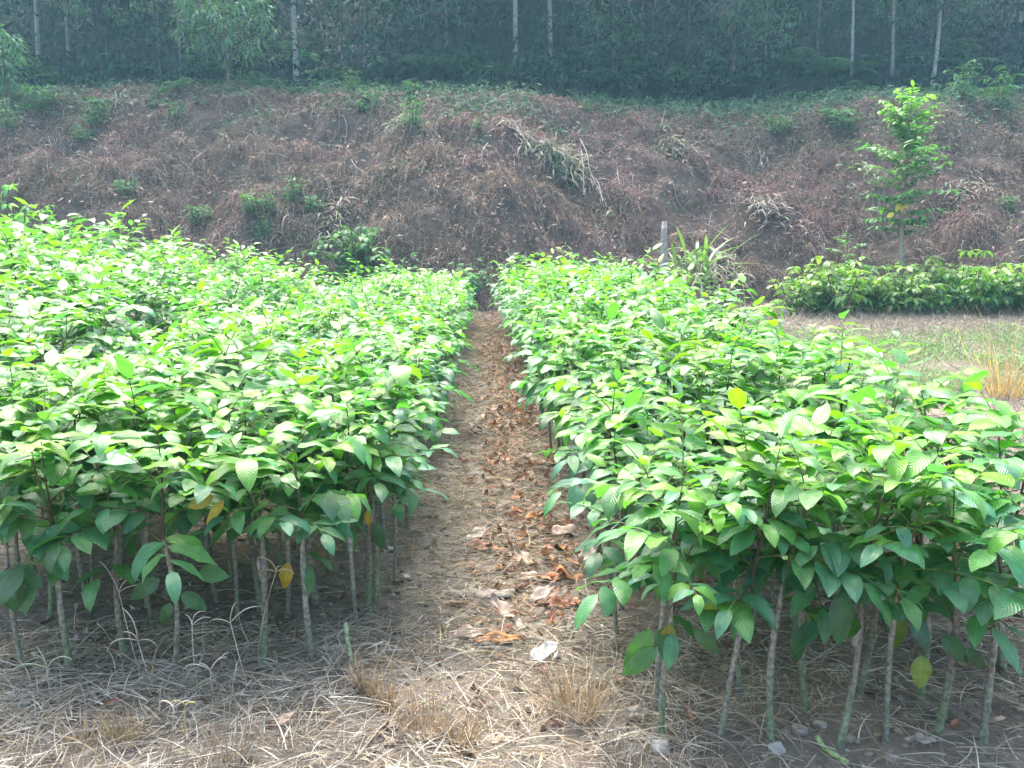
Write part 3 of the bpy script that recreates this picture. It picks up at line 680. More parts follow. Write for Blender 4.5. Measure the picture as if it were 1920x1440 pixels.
# dry stalks with finger seed heads
def seed_stalk(px, py, top, fingers, lab, col=(0.50, 0.42, 0.34), fl=60):
    p = at(px, py); s = FPX / p.y; dx = (top[0] - px) / s; h = (py - top[1]) / s * 1.03
    t = np.linspace(0, 1, 12)
    pts = np.stack([dx * t ** 1.5, -0.02 * np.sin(t * 3), h * t ** 0.95], -1)
    e = empty("dry_grass_stalk", p)
    mb = MB(); tubes(mb, pts, 0.0016, 5, col); link("stem", mb.mesh("stem", [M_STRAW]), e)
    mb = MB()
    for i in range(fingers):
        a = R(-70 + 140 * (i + 0.5) / fingers + rnd.uniform(-28, 28)); L = fl / s * rnd.uniform(0.6, 1.3)
        tt = np.linspace(0, 1, 9); sgn = 1 if a > 0 else -1
        d = a + sgn * tt ** 1.5 * rnd.uniform(0.5, 2.0)
        st_ = L / 8; x = np.concatenate([[0], np.cumsum(np.sin(d[:-1]) * st_)]); z = np.concatenate([[0], np.cumsum(np.cos(d[:-1]) * st_)])
        tubes(mb, np.stack([x, np.linspace(0, rnd.uniform(-0.04, 0.04), 9), z], -1) + pts[-1], np.array([[1, 1.5, 1.7, 1.8, 1.8, 1.8, 1.7, 1.4, 0.6]]) * 0.0012, 5, np.array(col) * rnd.uniform(0.85, 1.2))
    link("seed_head", mb.mesh("seed_head", [M_STRAW]), e)
    tag(e, lab, "grass stalk", "dry stalks with finger seed heads")
seed_stalk(105, 1330, (95, 1246), 4, "greenish stalk with drooping fingers in front of the second left trunk", (0.32, 0.38, 0.25))
seed_stalk(290, 1300, (265, 1192), 4, "tall dry stalk with spread fingers between third and fourth left trunks")
seed_stalk(262, 1270, (234, 1098), 3, "tallest dry stalk, its fingers arching left against the third left trunk")
seed_stalk(372, 1300, (368, 1162), 3, "thin upright stalk with a forked top right of the fourth left trunk", fl=45)
seed_stalk(465, 1300, (438, 1160), 3, "slanting dry stalk with two long fingers left of the ringed left trunk")
seed_stalk(485, 1260, (528, 1062), 4, "long stalk crossing the ringed left trunk, fingers curling over at its top", (0.42, 0.33, 0.22), 42)
seed_stalk(405, 1320, (398, 1252), 4, "short dry stalk with curled fingers in the straw below the left bed", fl=50)
seed_stalk(330, 1400, (332, 1318), 3, "short dry stalk with hanging fingers near the bottom left", fl=40)
seed_stalk(355, 1440, (355, 1310), 2, "yellow green upright stalk near the bottom left", (0.33, 0.30, 0.12), 40)

# ------------------------------------------------------------------ meadow on the right
mb = MB()
edgeR = lambda X, Y: (X > 2.45 + 0.03 * Y)
X, Y = scatter(105000, 2.3, 17, 4, 22.8, lambda X, Y: edgeR(X, Y) * (X < 3.0 + 0.62 * Y) * np.clip(0.3 + vn(X * 1.3, Y * 1.3), 0, 1) * (1 - 0.6 * np.exp(-((Y - 11.5) / 3.2) ** 2)))
n = len(X); lay(mb, X, Y, rng.uniform(0.10, 0.34, n), rng.uniform(0.003, 0.006, n) * (1 + Y / 14), rng.uniform(0.2, 1.3, n), rng.uniform(0.1, 0.7, n), pick(STRAW[:4] + [(0.30, 0.25, 0.18)], n) * 0.75, 0.0, 4)
tag(link("dry_meadow_grass", mb.mesh("dry_meadow_grass", [M_STRAW])), "short dry pinkish straw grass covering the meadow right of the beds", "dry grass", kind="stuff")
mb = MB()
gd = lambda X, Y: edgeR(X, Y) * (X < 3.0 + 0.62 * Y) * np.clip(1.9 * vn(X * 0.8 + 4, Y * 0.8) * np.exp(-((Y - 11.0 - 0.15 * X) / 3.0) ** 2) * 1.5 - 0.2, 0, 1)
X, Y = scatter(120000, 2.4, 14, 6, 18, gd); n = len(X)
lay(mb, X, Y, rng.uniform(0.06, 0.2, n), rng.uniform(0.004, 0.009, n), rng.uniform(0.3, 1.4, n), rng.uniform(0.2, 0.9, n), pick([(0.12, 0.22, 0.06), (0.16, 0.24, 0.09), (0.24, 0.27, 0.13)], n), 0.0, 4)
X, Y = scatter(30000, 2.4, 14, 6, 18, gd); n = len(X)
az = rng.uniform(0, 6.28, n); D = np.stack([np.cos(az), np.sin(az), rng.uniform(0.2, 1.8, n)], -1)
LL = rng.uniform(0.06, 0.16, n)
leaves(mb, np.stack([X, Y, H(X, Y) + rng.uniform(0, 0.10, n)], -1), D, np.tile([0, 0, 1.0], (n, 1)), LL, LL * 0.2, 0.9, 0.2, pick([(0.07, 0.17, 0.04), (0.06, 0.14, 0.04), (0.11, 0.2, 0.06)], n), 3, 3)
tag(link("green_weeds", mb.mesh("green_weeds", [M_WOODLEAF])), "low green weeds spreading through the middle of the dry meadow", "weeds", kind="stuff")
# ------------------------------------------------------------------ dead brush and litter on the bank
BRUSH = [(0.21, 0.14, 0.095), (0.13, 0.09, 0.065), (0.27, 0.19, 0.135), (0.16, 0.105, 0.075), (0.085, 0.06, 0.045)]
PURP = [(0.24, 0.125, 0.12), (0.19, 0.10, 0.10), (0.29, 0.165, 0.155)]
TAN = [(0.34, 0.28, 0.23), (0.28, 0.23, 0.18), (0.40, 0.35, 0.30)]
mb = MB()
NT = 6200; TX = rng.uniform(-17, 19, NT); TD = 10.2 * rng.random(NT) ** 1.15 - 0.2; TY = bank_y(TX) + TD
per = 46
tid = np.repeat(np.arange(NT), per); n = len(tid)
size = rng.uniform(0.5, 1.5, NT)[tid]
kt = vn(TX * 0.8 + 77, TY * 0.9 + 5); size = size * np.where(kt < 0.33, 0.45, 1.0)[tid]
X = TX[tid] + rng.normal(0, 0.16, n) * size; Y = TY[tid] + rng.normal(0, 0.14, n) * size
az = rng.normal(-np.pi / 2, 1.25, n); el = rng.uniform(0.1, 1.2, n)
D = np.stack([np.cos(az) * np.cos(el), np.sin(az) * np.cos(el), np.sin(el)], -1)
cb = pick(BRUSH, n); cp = pick(PURP, n); ct = pick(TAN, n)
pm = np.clip((vn(TX * 0.45 + 3, TY * 0.6) - 0.50) * 5 + 1.2 * np.exp(-((TX - 4) / 6) ** 2) - 0.45, 0, 1)[tid][:, None] * (rng.random((n, 1)) < 0.7)
tm = (rng.random((n, 1)) < (0.12 + 0.5 * np.clip(vn(TX * 0.7 + 9, TY * 0.9) - 0.55, 0, 1)[tid][:, None]))
col = cb * (1 - pm) + cp * pm; col = np.where(tm, ct, col) * (0.6 + 0.8 * rng.random(NT))[tid][:, None]
ribbons(mb, np.stack([X, Y, H(X, Y) - 0.02], -1), D, rng.uniform(0.18, 0.62, n) * size, rng.uniform(0.007, 0.017, n), rng.uniform(0.5, 1.5, n), col, 5)
tag(link("dead_brush", mb.mesh("dead_brush", [M_STRAW])), "tangled brown and purplish dead brush hanging over the steep bank", "brush", kind="stuff")
mb = MB()
def bank_leaves(n, d0, d1, size, pal, w=0.4, z=0.1, dens=None, x0=-17, x1=19):
    X = rng.uniform(x0, x1, n); Y = bank_y(X) + rng.uniform(d0, d1, n)
    if dens is not None:
        k = rng.random(n) < dens(X, Y); X, Y = X[k], Y[k]
    n = len(X); az = rng.uniform(0, 6.28, n)
    D = np.stack([np.cos(az), np.sin(az) - 0.4, rng.normal(-0.3, 0.5, n)], -1); U = np.stack([rng.normal(0, .5, n), -0.6 + rng.normal(0, .4, n), np.full(n, 0.8)], -1)
    L = rng.uniform(*size, n)
    leaves(mb, np.stack([X, Y, H(X, Y) + rng.uniform(0.02, z, n)], -1), D, U, L, L * w, rng.normal(0.3, 0.8, n), 0.4, pick(pal, n), 4, 3)
bank_leaves(18000, 0, 9, (0.08, 0.2), BRUSH, 0.35, 0.25, lambda X, Y: np.clip(vn(X * 0.8, Y * 1.1) * 1.5 - 0.2, 0, 1))
bank_leaves(3500, 0, 8.5, (0.10, 0.22), TAN[:2] + BRUSH, 0.32, 0.3, lambda X, Y: np.clip(vn(X * 0.6 + 30, Y * 0.8) * 2 - 0.8, 0, 1))
bank_leaves(2500, 7, 12, (0.12, 0.25), [(0.28, 0.12, 0.07), (0.2, 0.1, 0.06)], 0.4, 0.15)
tag(link("bank_litter", mb.mesh("bank_litter", [M_DRYLEAF])), "dead brown leaves caught in the brush of the bank", "leaf litter", kind="stuff")
mb = MB()
bank_leaves(26000, 0.3, 8.5, (0.08, 0.22), [(0.06, 0.12, 0.055), (0.09, 0.16, 0.07), (0.12, 0.17, 0.08)], 0.22, 0.4, lambda X, Y: np.clip(vn(X * 0.9 + 60, Y * 1.1 + 8) * 3 - 1.75, 0, 1) * (0.4 + 0.6 * vn(X * 3, Y * 3)))
bank_leaves(20000, 5.5, 13, (0.12, 0.36), [(0.045, 0.11, 0.06), (0.05, 0.11, 0.045), (0.03, 0.07, 0.04)], 0.18, 0.45, lambda X, Y: np.clip(vn(X * 0.5 + 60, Y * 0.8) * 2 - 0.6 + 0.5 * (X > 9), 0, 1))
bank_leaves(24000, 3.5, 9.5, (0.10, 0.30), [(0.05, 0.12, 0.07), (0.07, 0.15, 0.085), (0.10, 0.18, 0.10)], 0.2, 0.55, lambda X, Y: np.clip(vn(X * 0.75 + 20, Y * 0.8 + 31) * 3.2 - 1.75, 0, 1) * sm(3.5, 8, Y - bank_y(X)))
tag(link("bank_weeds", mb.mesh("bank_weeds", [M_WOODLEAF])), "sparse green weeds and grass growing through the dead brush", "weeds", kind="stuff")

# ------------------------------------------------------------------ ferns
FERNP = ([(0.05, 0.14, 0.08)], [(0.09, 0.21, 0.11)], [(0.14, 0.27, 0.12)])
def fernb(seed, nf=9, L0=0.85, pal=None, el0=(50, 78)):
    rg = random.Random(seed); acc = []; st = []
    for i in range(nf):
        az = i * 6.28 / nf + rg.uniform(-0.3, 0.3); L = L0 * rg.uniform(0.7, 1.15); K = 10; p = np.array([0, 0, 0.]); e = R(rg.uniform(*el0)); pts = [p.copy()]
        for k in range(K - 1):
            d = np.array([math.cos(az) * math.cos(e), math.sin(az) * math.cos(e), math.sin(e)]); p = p + d * L / (K - 1); pts.append(p.copy()); e -= R(rg.uniform(10, 15))
        pts = np.array(pts); st.append((pts, 0.006, (0.08, 0.09, 0.04)))
        for k in range(15):
            f = 0.18 + 0.82 * k / 15; q = f * (K - 1); a = min(int(q), K - 2); pos = pts[a] + (pts[a + 1] - pts[a]) * (q - a); t = pts[a + 1] - pts[a]; t /= np.linalg.norm(t)
            sd = np.cross(t, [0, 0, 1.0]); sd /= np.linalg.norm(sd) + 1e-6; l_ = L * 0.30 * math.sin(0.35 + f * 2.6) + 0.02
            for s in (1, -1): acc.append((pos, sd * s + t * 0.35, np.array([0, 0, 1.0]), l_, 0.045, 0.5, 0.1, 0.4))
    mb = MB(); flush(mb, acc, st, 4, 3, sides=3, ripple=0.0, pal=pal or FERNP, y0=0.5); return mb
def fern(*a): return fernb(*a).mesh("fronds", [M_WOODLEAF, M_STALK])
fern_m = [fern(i, 8 + i % 3, 0.75 + 0.1 * i) for i in range(5)]
ferns = [(70, 150, 1.5, "largest fern at the left edge under the dark trees"), (20, 190, 1.2, "fern in the left corner of the crest below the largest fern"),
 (120, 165, 1.3, "fern just right of the largest fern at the left"), (215, 60, 1.0, "fern high up in the dark wood near the left"), (250, 140, 1.3, "fern with tall fronds between the left trunks"),
 (190, 200, 0.9, "fern over the left part of the crest among dead twigs"), (300, 205, 0.7, "small fern right of the tall frond fern on the left crest"), (555, 178, 0.7, "small bright fern under the pale trunk right of the leafy tree"),
 (618, 155, 1.2, "bluish fern right of the pale trunk near the leafy tree"), (655, 175, 0.9, "low fern at the crest left of centre"), (725, 160, 0.8, "fern at the crest beneath the bushy green seedlings"),
 (870, 110, 1.3, "pale fern in the wood behind the crest at centre"), (910, 140, 1.0, "yellow green fern at the crest left of the two centre trunks"), (995, 150, 0.8, "fern between the two straight centre trunks"),
 (1152, 160, 1.1, "fern with one yellowing frond right of the centre trunks"), (1226, 150, 1.1, "upright fern with a single broad frond right of centre"), (1175, 200, 0.8, "low bluish fern on the crest right of centre"),
 (1245, 200, 0.8, "fern on the crest below the upright fern"), (1385, 205, 0.8, "fern on the crest below the second leafy tree"), (1425, 215, 0.7, "small fern right of the one below the second leafy tree"),
 (1490, 190, 1.0, "fern on the crest left of the right hand grass slope"), (1550, 145, 1.3, "tall fern under the right hand trunks"), (1565, 222, 0.9, "greener fern at the lower end of the crest on the right"),
 (1610, 180, 0.9, "fern in front of the leftmost of the three right trunks"), (1850, 190, 1.2, "fern mixed with grass near the right edge"), (790, 175, 0.8, "dim fern at the crest near the middle")]
for i, (px, py, s, lab) in enumerate(ferns):
    p = at(px, py); e = empty("fern", p); e.rotation_euler = (rnd.uniform(-.1, .15), 0, rnd.uniform(0, 6.28)); e.scale = (s * (1.15 if p.y > 32.5 else 0.85),) * 3
    link("fronds", fern_m[i % 5], e); tag(e, lab, "fern", "ferns along the top of the bank")

for i in range(26):
    px = [60, 330, 400, 500, 560, 600, 740, 800, 860, 940, 1010, 1080, 1120, 1200, 1290, 1330, 1400, 1450, 1520, 1590, 1640, 1700, 1760, 1800, 1880, 1900][i]
    p = at(px + rnd.uniform(-12, 12), rnd.uniform(118, 185)); e = empty("fern", p); e.rotation_euler = (rnd.uniform(-.1, .15), 0, rnd.uniform(0, 6.28)); s = rnd.uniform(1.3, 2.0) if p.y > 33 else rnd.uniform(0.7, 1.0); e.scale = (s * rnd.uniform(.8, 1.1), s, s * rnd.uniform(.9, 1.3))
    link("fronds", fern_m[i % 5], e); tag(e, "dim blue green fern among many under the shade of the wood edge", "fern", "dim ferns under the wood edge")
DEADP = ([(0.12, 0.08, 0.06), (0.08, 0.055, 0.045)], [(0.15, 0.105, 0.08)], [(0.24, 0.18, 0.14)])
db = [fernb(900 + i, 2, 0.55, DEADP, (-15, 35)) for i in range(7)]; mb = MB()
for i in range(40):
    x = rnd.uniform(-16, 18); y = float(bank_y(x)) + rnd.uniform(0.2, 8.5); s = rnd.uniform(0.4, 0.8)
    mb.merge(db[i % 7], Matrix.Translation((x, y, float(H(x, y)) + 0.12)) @ Matrix.Rotation(rnd.uniform(0.4, 1.1), 4, 'X') @ Matrix.Rotation(rnd.uniform(0, 6.28), 4, 'Z') @ Matrix.Scale(s, 4), np.array([1, 1, 1.]) * rnd.uniform(0.7, 1.3))
for i in range(420):
    x = rnd.uniform(-16, 18); y = float(bank_y(x)) + rnd.uniform(0.2, 8.5); L = rnd.uniform(0.4, 1.4); a = rnd.uniform(0, 6.28); t = np.linspace(0, 1, 8)
    q_ = np.stack([x + math.cos(a) * L * t, y + math.sin(a) * L * t * 0.7, t * 0], -1) + np.stack([0.06 * np.sin(t * 9 + a), 0.05 * np.sin(t * 7), 0 * t], -1)
    q_[:, 2] = H(q_[:, 0], q_[:, 1]) + 0.06 + rnd.uniform(0.05, 0.3) * np.sin(t * 3.1)
    tubes(mb, q_, rnd.uniform(0.004, 0.010) * np.linspace(1, 0.4, 8)[None], 4, rnd.choice([(0.34, 0.28, 0.23), (0.20, 0.14, 0.11), (0.12, 0.09, 0.07)]))
tag(link("dead_fronds", mb.mesh("dead_fronds", [M_DRYLEAF, M_STRAW])), "withered brown fern fronds and fallen twigs matted over the bank", "dead fronds", kind="stuff")
mb = MB()
X, Y = scatter(40000, -18, 22, 27.5, 36, lambda X, Y: np.clip(vn(X * 0.5 + 11, Y * 0.6) * 1.6 - 0.55 + 0.8 * sm(7, 11, X), 0, 1) * sm(6.5, 9.5, Y - bank_y(X))); n = len(X)
lay(mb, X, Y, rng.uniform(0.15, 0.55, n), rng.uniform(0.012, 0.028, n), rng.uniform(0.5, 1.4, n), rng.uniform(0.3, 1.1, n), pick([(0.05, 0.13, 0.07), (0.07, 0.16, 0.08), (0.04, 0.10, 0.06), (0.12, 0.17, 0.09)], n), 0.0, 5)
tag(link("crest_grass", mb.mesh("crest_grass", [M_STRAW])), "blue green grass growing over the top edge of the bank", "grass", kind="stuff")

# ------------------------------------------------------------------ shrubs
def shrub(seed, h=1.0, w=0.8, nst=9, LL=0.13, wf=0.3, young=(0, 0.7), nper=9, mat_=M_WOODLEAF, pal=None, rows=4):
    """stems fanning from the foot, each with leafy side sprays"""
    rg = random.Random(seed); acc = []; st = []; sb = MB()
    for i in range(nst):
        az = rg.uniform(0, 6.28); sp = rg.random() ** 0.6 * w / 2; hh = h * rg.uniform(0.55, 1.0) * (1 - 0.35 * (sp / (w / 2)) ** 2)
        t = np.linspace(0, 1, 8)
        pts = np.stack([math.cos(az) * sp * t ** 0.8, math.sin(az) * sp * t ** 0.8, hh * t], -1); st.append((pts, 0.006 * h + 0.003, (0.12, 0.09, 0.06)))
        for k in range(nper):
            f = 0.2 + 0.8 * (k + rg.random()) / nper; q = min(f, 0.999) * 7; a = int(q); base = pts[a] + (pts[a + 1] - pts[a]) * (q - a)
            compound(acc, st, base, rg.uniform(0, 6.28), R(rg.uniform(5, 55)), h * rg.uniform(0.12, 0.24), rg.choice([4, 5, 6]), LL * rg.uniform(0.8, 1.2), young[0] + (young[1] - young[0]) * f ** 1.5 + rg.uniform(-.1, .1), droop=1.0, rr=0.002, wf=wf, rg=rg)
    flush(sb, acc, st, rows, 3, sides=3, pal=pal)
    return sb.mesh("foliage", [mat_, M_STALK])
DPAL = ([(0.035, 0.11, 0.055), (0.05, 0.14, 0.06)], [(0.07, 0.19, 0.08)], [(0.12, 0.25, 0.08)])
sh_m = [shrub(40 + i, 1.0, [0.8, 1.2, 1.0, 0.7][i], 8, 0.15, [0.2, 0.3, 0.25, 0.16][i], (0.0, 0.6), 7, pal=DPAL) for i in range(4)]
shrubs = [(180, 240, 0.8, "leafy green shrub on the left crest above the dead twigs"), (165, 268, 0.55, "small bright green shrub on the left bank below the leafy one"), (75, 215, 0.9, "dark bluish shrub on the crest at the far left"),
 (15, 250, 0.9, "dark shrub at the left edge of the bank top"), (665, 180, 0.75, "green seedling shrub at the crest left of centre"), (700, 195, 0.6, "low shrub beside the green seedling at the crest"), (770, 190, 0.7, "upright green seedling shrub at the crest before the centre"),
 (775, 245, 0.85, "loose green shrub hanging on the bank below the upright seedling"), (905, 165, 0.8, "bright shrub at the crest left of the centre trunks"), (690, 215, 0.5, "small tuft like shrub on the upper bank"),
 (470, 410, 0.7, "narrow leaved shrub above the dark hollow at lower left of bank"), (505, 405, 0.6, "second narrow leaved shrub above the dark hollow"), (552, 385, 0.7, "shrub with light leaves right of the dark hollow"), (230, 365, 0.5, "tiny shrub alone in the brown left bank"),
 (375, 425, 0.6, "bluish low shrub above the left saplings"), (490, 455, 0.6, "weak shrub with bent stems left of the big green bush"), (895, 245, 0.35, "tiny green sprig on the bank at centre"), (1570, 245, 0.8, "green shrub on the right shoulder of the bank"),
 (1460, 260, 0.7, "dull green shrub right of the centre on the upper bank"), (1870, 215, 1.3, "broad green shrub near the right edge of crest"), (1800, 190, 1.1, "green shrub behind the pale right trunk"), (590, 400, 0.6, "sparse shrub above the big green bush"),
 (1890, 400, 0.5, "small sprig low on the bank at the right edge"), (1100, 215, 0.5, "dull sprig on the crest below the centre trunks"), (330, 230, 0.6, "low dark shrub on crest left of the leafy tree")]
for i, (px, py, s, lab) in enumerate(shrubs):
    p = at(px, py); e = empty("bank_shrub", p); e.rotation_euler = (0.15, 0, rnd.uniform(0, 6.28)); e.scale = (s * 1.3,) * 3
    link("foliage", sh_m[i % 4], e); tag(e, lab, "shrub", "shrubs scattered on the bank")
def one(name, px, Y, topy, mesh, lab, cat, mh=1.0, sx=1.0, grp=None, part="foliage"):
    p = at_depth(px, Y); h = CAM_H + (460 - topy) * Y / FPX - p.z; e = empty(name, p); s = h / mh
    e.scale = (s * sx, s * sx, s); link(part, mesh, e); tag(e, lab, cat, grp); return e
big = [shrub(60, 1.0, 0.95, 15, 0.105, 0.42, (0.0, 0.55), 9, pal=DPAL), shrub(61, 1.0, 1.3, 14, 0.10, 0.42, (0.0, 0.7), 8, pal=DPAL), shrub(62, 1.0, 1.1, 12, 0.09, 0.4, (0.3, 1.0), 9)]
one("green_bush", 668, 22.4, 412, big[0], "big dark green bush at the foot of the bank behind the left bed", "bush", 0.85, 1.15)
one("green_bush", 755, 22.0, 468, big[1], "lower broad leaved bush right of the big dark green one at the bank foot", "bush", 0.85, 0.8)
one("green_bush", 882, 21.6, 478, big[1], "bush at the far end of the path, left side", "bush", 0.85, 0.75)
one("green_bush", 395, 20.5, 498, big[1], "low spreading bush behind the gap between left beds", "bush", 1.0, 0.9)
one("green_bush", 30, 17.5, 335, big[2], "tall light green bush behind the leftmost bed at the left edge", "bush", 1.0, 0.7)
one("green_bush", 100, 16.6, 392, big[2], "bush with one bright sprig right of the tall light green bush", "bush", 1.0, 0.45)

# bed of shrubby saplings beyond the meadow
bs = [shrub(70 + i, 1.0, 1.0, 9, 0.155, 0.42, (0.1, 0.85), 6, M_LEAF, pal=([(0.08, 0.19, 0.06)], [(0.12, 0.26, 0.06)], [(0.22, 0.34, 0.07)])) for i in range(4)]
k = 0
for row, (Y0, n_) in enumerate([(19.6, 13), (20.7, 13)]):
    for i in range(n_):
        px = 1500 + i * 42 + row * 20 + rnd.uniform(-8, 8)
        p = at_depth(px, Y0 + rnd.uniform(-0.2, 0.2)); e = empty("bushy_sapling", p); s = rnd.uniform(1.05, 1.65) * (0.92 if i < 2 else 1); e.scale = (s, s, s); e.rotation_euler = (0, 0, rnd.uniform(0, 6.28))
        link("foliage", bs[k % 4], e); k += 1
        ed = i == 0 and row == 0
        tag(e, "leftmost bushy sapling of the bed beyond the meadow" if ed else ("bushy sapling in the front row of the bed beyond the meadow" if row == 0 else "bushy sapling in the back row of the bed beyond the meadow"), "sapling", "bushy saplings beyond the meadow")

# taller feather leaved young tree at the right
def feather_tree(seed=5, h=4.5):
    rg = random.Random(seed); acc = []; st = []; tb = MB()
    t = np.linspace(0, 1, 16); x = 0.04 * np.sin(t * 7) - 0.02; pts = np.stack([x, 0.03 * np.sin(t * 5), h * 0.93 * t], -1)
    tubes(tb, pts, np.interp(t, [0, 1], [0.062, 0.012])[None], 10, (0.27, 0.24, 0.20))
    nb = 42
    for i in range(nb):
        f = 0.36 + 0.64 * (i / (nb - 1)) ** 0.9 + rg.uniform(-0.01, 0.01); q = min(f, 0.999) * 15; a = int(q); base = pts[a] + (pts[a + 1] - pts[a]) * (q - a)
        w = 1.62 * np.interp(f, [0.28, 0.4, 0.55, 0.70, 0.76, 0.9, 1.0], [0.35, 0.5, 0.92, 1.1, 0.62, 0.55, 0.35]) * rg.uniform(0.7, 1.1); az = i * 2.4 + rg.uniform(-.5, .5); el = R(np.interp(f, [0.3, 1], [22, 62]) + rg.uniform(-14, 14))
        compound(acc, st, base, az, el, w * rg.uniform(0.8, 1.1), 14, 0.24, np.interp(f, [0.3, 0.75, 1], [0.0, 0.45, 0.95]), droop=0.6, rr=0.007, wf=0.40, rg=rg, k0=0.15)
        if w > 0.7:
            for s in (-1, 1):
                compound(acc, st, base, az + s * 0.4, el + 0.1, w * rg.uniform(0.5, 0.75), 11, 0.22, np.interp(f, [0.3, 0.75, 1], [0.0, 0.4, 0.9]), droop=0.8, rr=0.006, wf=0.40, rg=rg, k0=0.2)
    cb_ = MB(); flush(cb_, acc, st, 4, 3, sides=4, ripple=0, pal=([(0.05, 0.14, 0.045)], [(0.08, 0.20, 0.05)], [(0.17, 0.32, 0.05)]))
    return tb.mesh("trunk", [M_BARK]), cb_.mesh("crown", [M_LEAF, M_STALK])
p = at_depth(1690, 21.3); h_ = CAM_H + (460 - 172) * 21.3 / FPX - p.z
tm_, cm_ = feather_tree(5, h_)
e = empty("young_tree", p); link("trunk", tm_, e); link("crown", cm_, e)
tag(e, "slender young tree with tiers of feathery bright leaves standing at the right before the bank", "tree")
bpy.context.view_layer.update()
for px, py, a_, l_ in [(1690, 378, 5, 20), (1686, 382, -20, 16), (1676, 399, -60, 16), (1698, 380, 20, 14)]:
    world_leaf(e, "yellow_leaf", px, py, 21.0, l_ * 21 / FPX, 10 * 21 / FPX, (math.sin(R(a_)), -0.2, -math.cos(R(a_))), 0.4, (0.62, 0.50, 0.08), "pale yellow leaf")
# thin second seedling left of it
def sprig(px, Y, topy, lab, seed):
    p = at_depth(px, Y); h = CAM_H + (460 - topy) * Y / FPX - p.z; rg = random.Random(seed); acc = []; st = []; t = np.linspace(0, 1, 8)
    pts = np.stack([0.04 * t, 0 * t, h * 0.9 * t], -1); tb = MB(); tubes(tb, pts, 0.012, 6, (0.20, 0.18, 0.12))
    for i in range(8):
        f = 0.6 + 0.4 * i / 7; base = pts[-1] * f
        compound(acc, st, base, i * 2.4, R(20 + 40 * (f - 0.6) / 0.4), 0.5, 11, 0.15, 0.5, rr=0.005, wf=0.4, rg=rg, k0=0.2)
    cb_ = MB(); flush(cb_, acc, st, 4, 3, sides=4, ripple=0)
    e = empty("young_tree", p); link("trunk", tb.mesh("trunk", [M_BARK]), e); link("crown", cb_.mesh("crown", [M_LEAF, M_STALK]), e); tag(e, lab, "tree")
sprig(1585, 21.2, 447, "thin seedling tree with two feathery sprays left of the slender young tree", 3)

# ------------------------------------------------------------------ post, stump, strap leaved plant, dead canes
def round_post(px, Y, topy, wpx, lab, name="wooden_post"):
    p = at_depth(px, Y); h = CAM_H + (460 - topy) * Y / FPX - p.z; r = wpx * Y / FPX / 2; K = 18; t = np.linspace(0, 1, K); mb = MB(); sides = 14
    pts = np.stack([0.012 * np.sin(t * 4), 0.01 * t, -0.1 + (h + 0.1) * t], -1); rr = r * (1 + 0.05 * np.sin(t * 19) - 0.1 * t); rr[-1] = 0.001; pts[-1, 2] = pts[-2, 2] + 0.004; pts[-2, 2] = h - 0.004
    tubes(mb, pts, rr[None], sides, (0.27, 0.25, 0.23)); V = mb.v[0]
    V += (np.stack([vn(V[:, 0] * 60, V[:, 2] * 3), vn(V[:, 1] * 60 + 5, V[:, 2] * 3), 0 * V[:, 0]], -1) - [0.5, 0.5, 0]) * r * 0.3
    o = link(name, mb.mesh(name, [M_POST])); o.location = p; o.rotation_euler = (0, 0.015, 0); tag(o, lab, name.split("_")[-1])
round_post(1243, 20.0, 416, 12, "weathered grey wooden post standing behind the far end of the right bed")
round_post(1476, 19.2, 580, 12, "short grey stump post at the near left corner of the meadow", "stump_post")
YB = 20.6; p = at_depth(1308, YB); e = empty("strap_leaved_plant", p)
mbg = MB(); n = 80; az = rng.uniform(0, 6.28, n); el = rng.uniform(0.25, 1.3, n)
D = np.stack([np.cos(az) * np.cos(el), np.sin(az) * np.cos(el), np.sin(el)], -1); base = np.stack([np.cos(az) * 0.3 + rng.normal(0, .25, n), np.sin(az) * 0.15, rng.uniform(0.5, 1.3, n)], -1)
leaves(mbg, base, D, np.tile([0, 0, 1.], (n, 1)), rng.uniform(0.6, 1.15, n), 0.10, rng.uniform(0.3, 1.5, n), 0.5, pick([(0.13, 0.24, 0.10), (0.20, 0.30, 0.15), (0.11, 0.19, 0.09)], n), 8, 3)
link("leaves", mbg.mesh("leaves", [M_LEAF]), e)
mbg = MB(); n = 55; az = rng.uniform(0, 6.28, n); el = rng.uniform(-0.2, 0.9, n)
D = np.stack([np.cos(az) * np.cos(el), np.sin(az) * np.cos(el), np.sin(el)], -1); base = np.stack([np.cos(az) * 0.2 + rng.normal(0, .2, n), np.sin(az) * 0.15, rng.uniform(0.3, 1.1, n)], -1)
leaves(mbg, base, D, np.tile([0, 0, 1.], (n, 1)), rng.uniform(0.5, 1.0, n), 0.06, rng.uniform(1.0, 2.4, n), 0.5, pick(TAN + [(0.5, 0.45, 0.25)], n), 8, 3)
link("dead_leaves", mbg.mesh("dead_leaves", [M_DRYLEAF]), e)
mbg = MB(); 
for i in range(8):
    a = i * 0.8; tubes(mbg, np.array([[math.cos(a) * .1, math.sin(a) * .1, -0.02], [math.cos(a) * .17, math.sin(a) * .15, 0.6], [math.cos(a) * .25, math.sin(a) * .18, 1.15]]), 0.02, 6, (0.25, 0.23, 0.12))
link("stems", mbg.mesh("stems", [M_BARK]), e)
tag(e, "clump with long green strap leaves and dry yellow ones beside the wooden post", "plant")
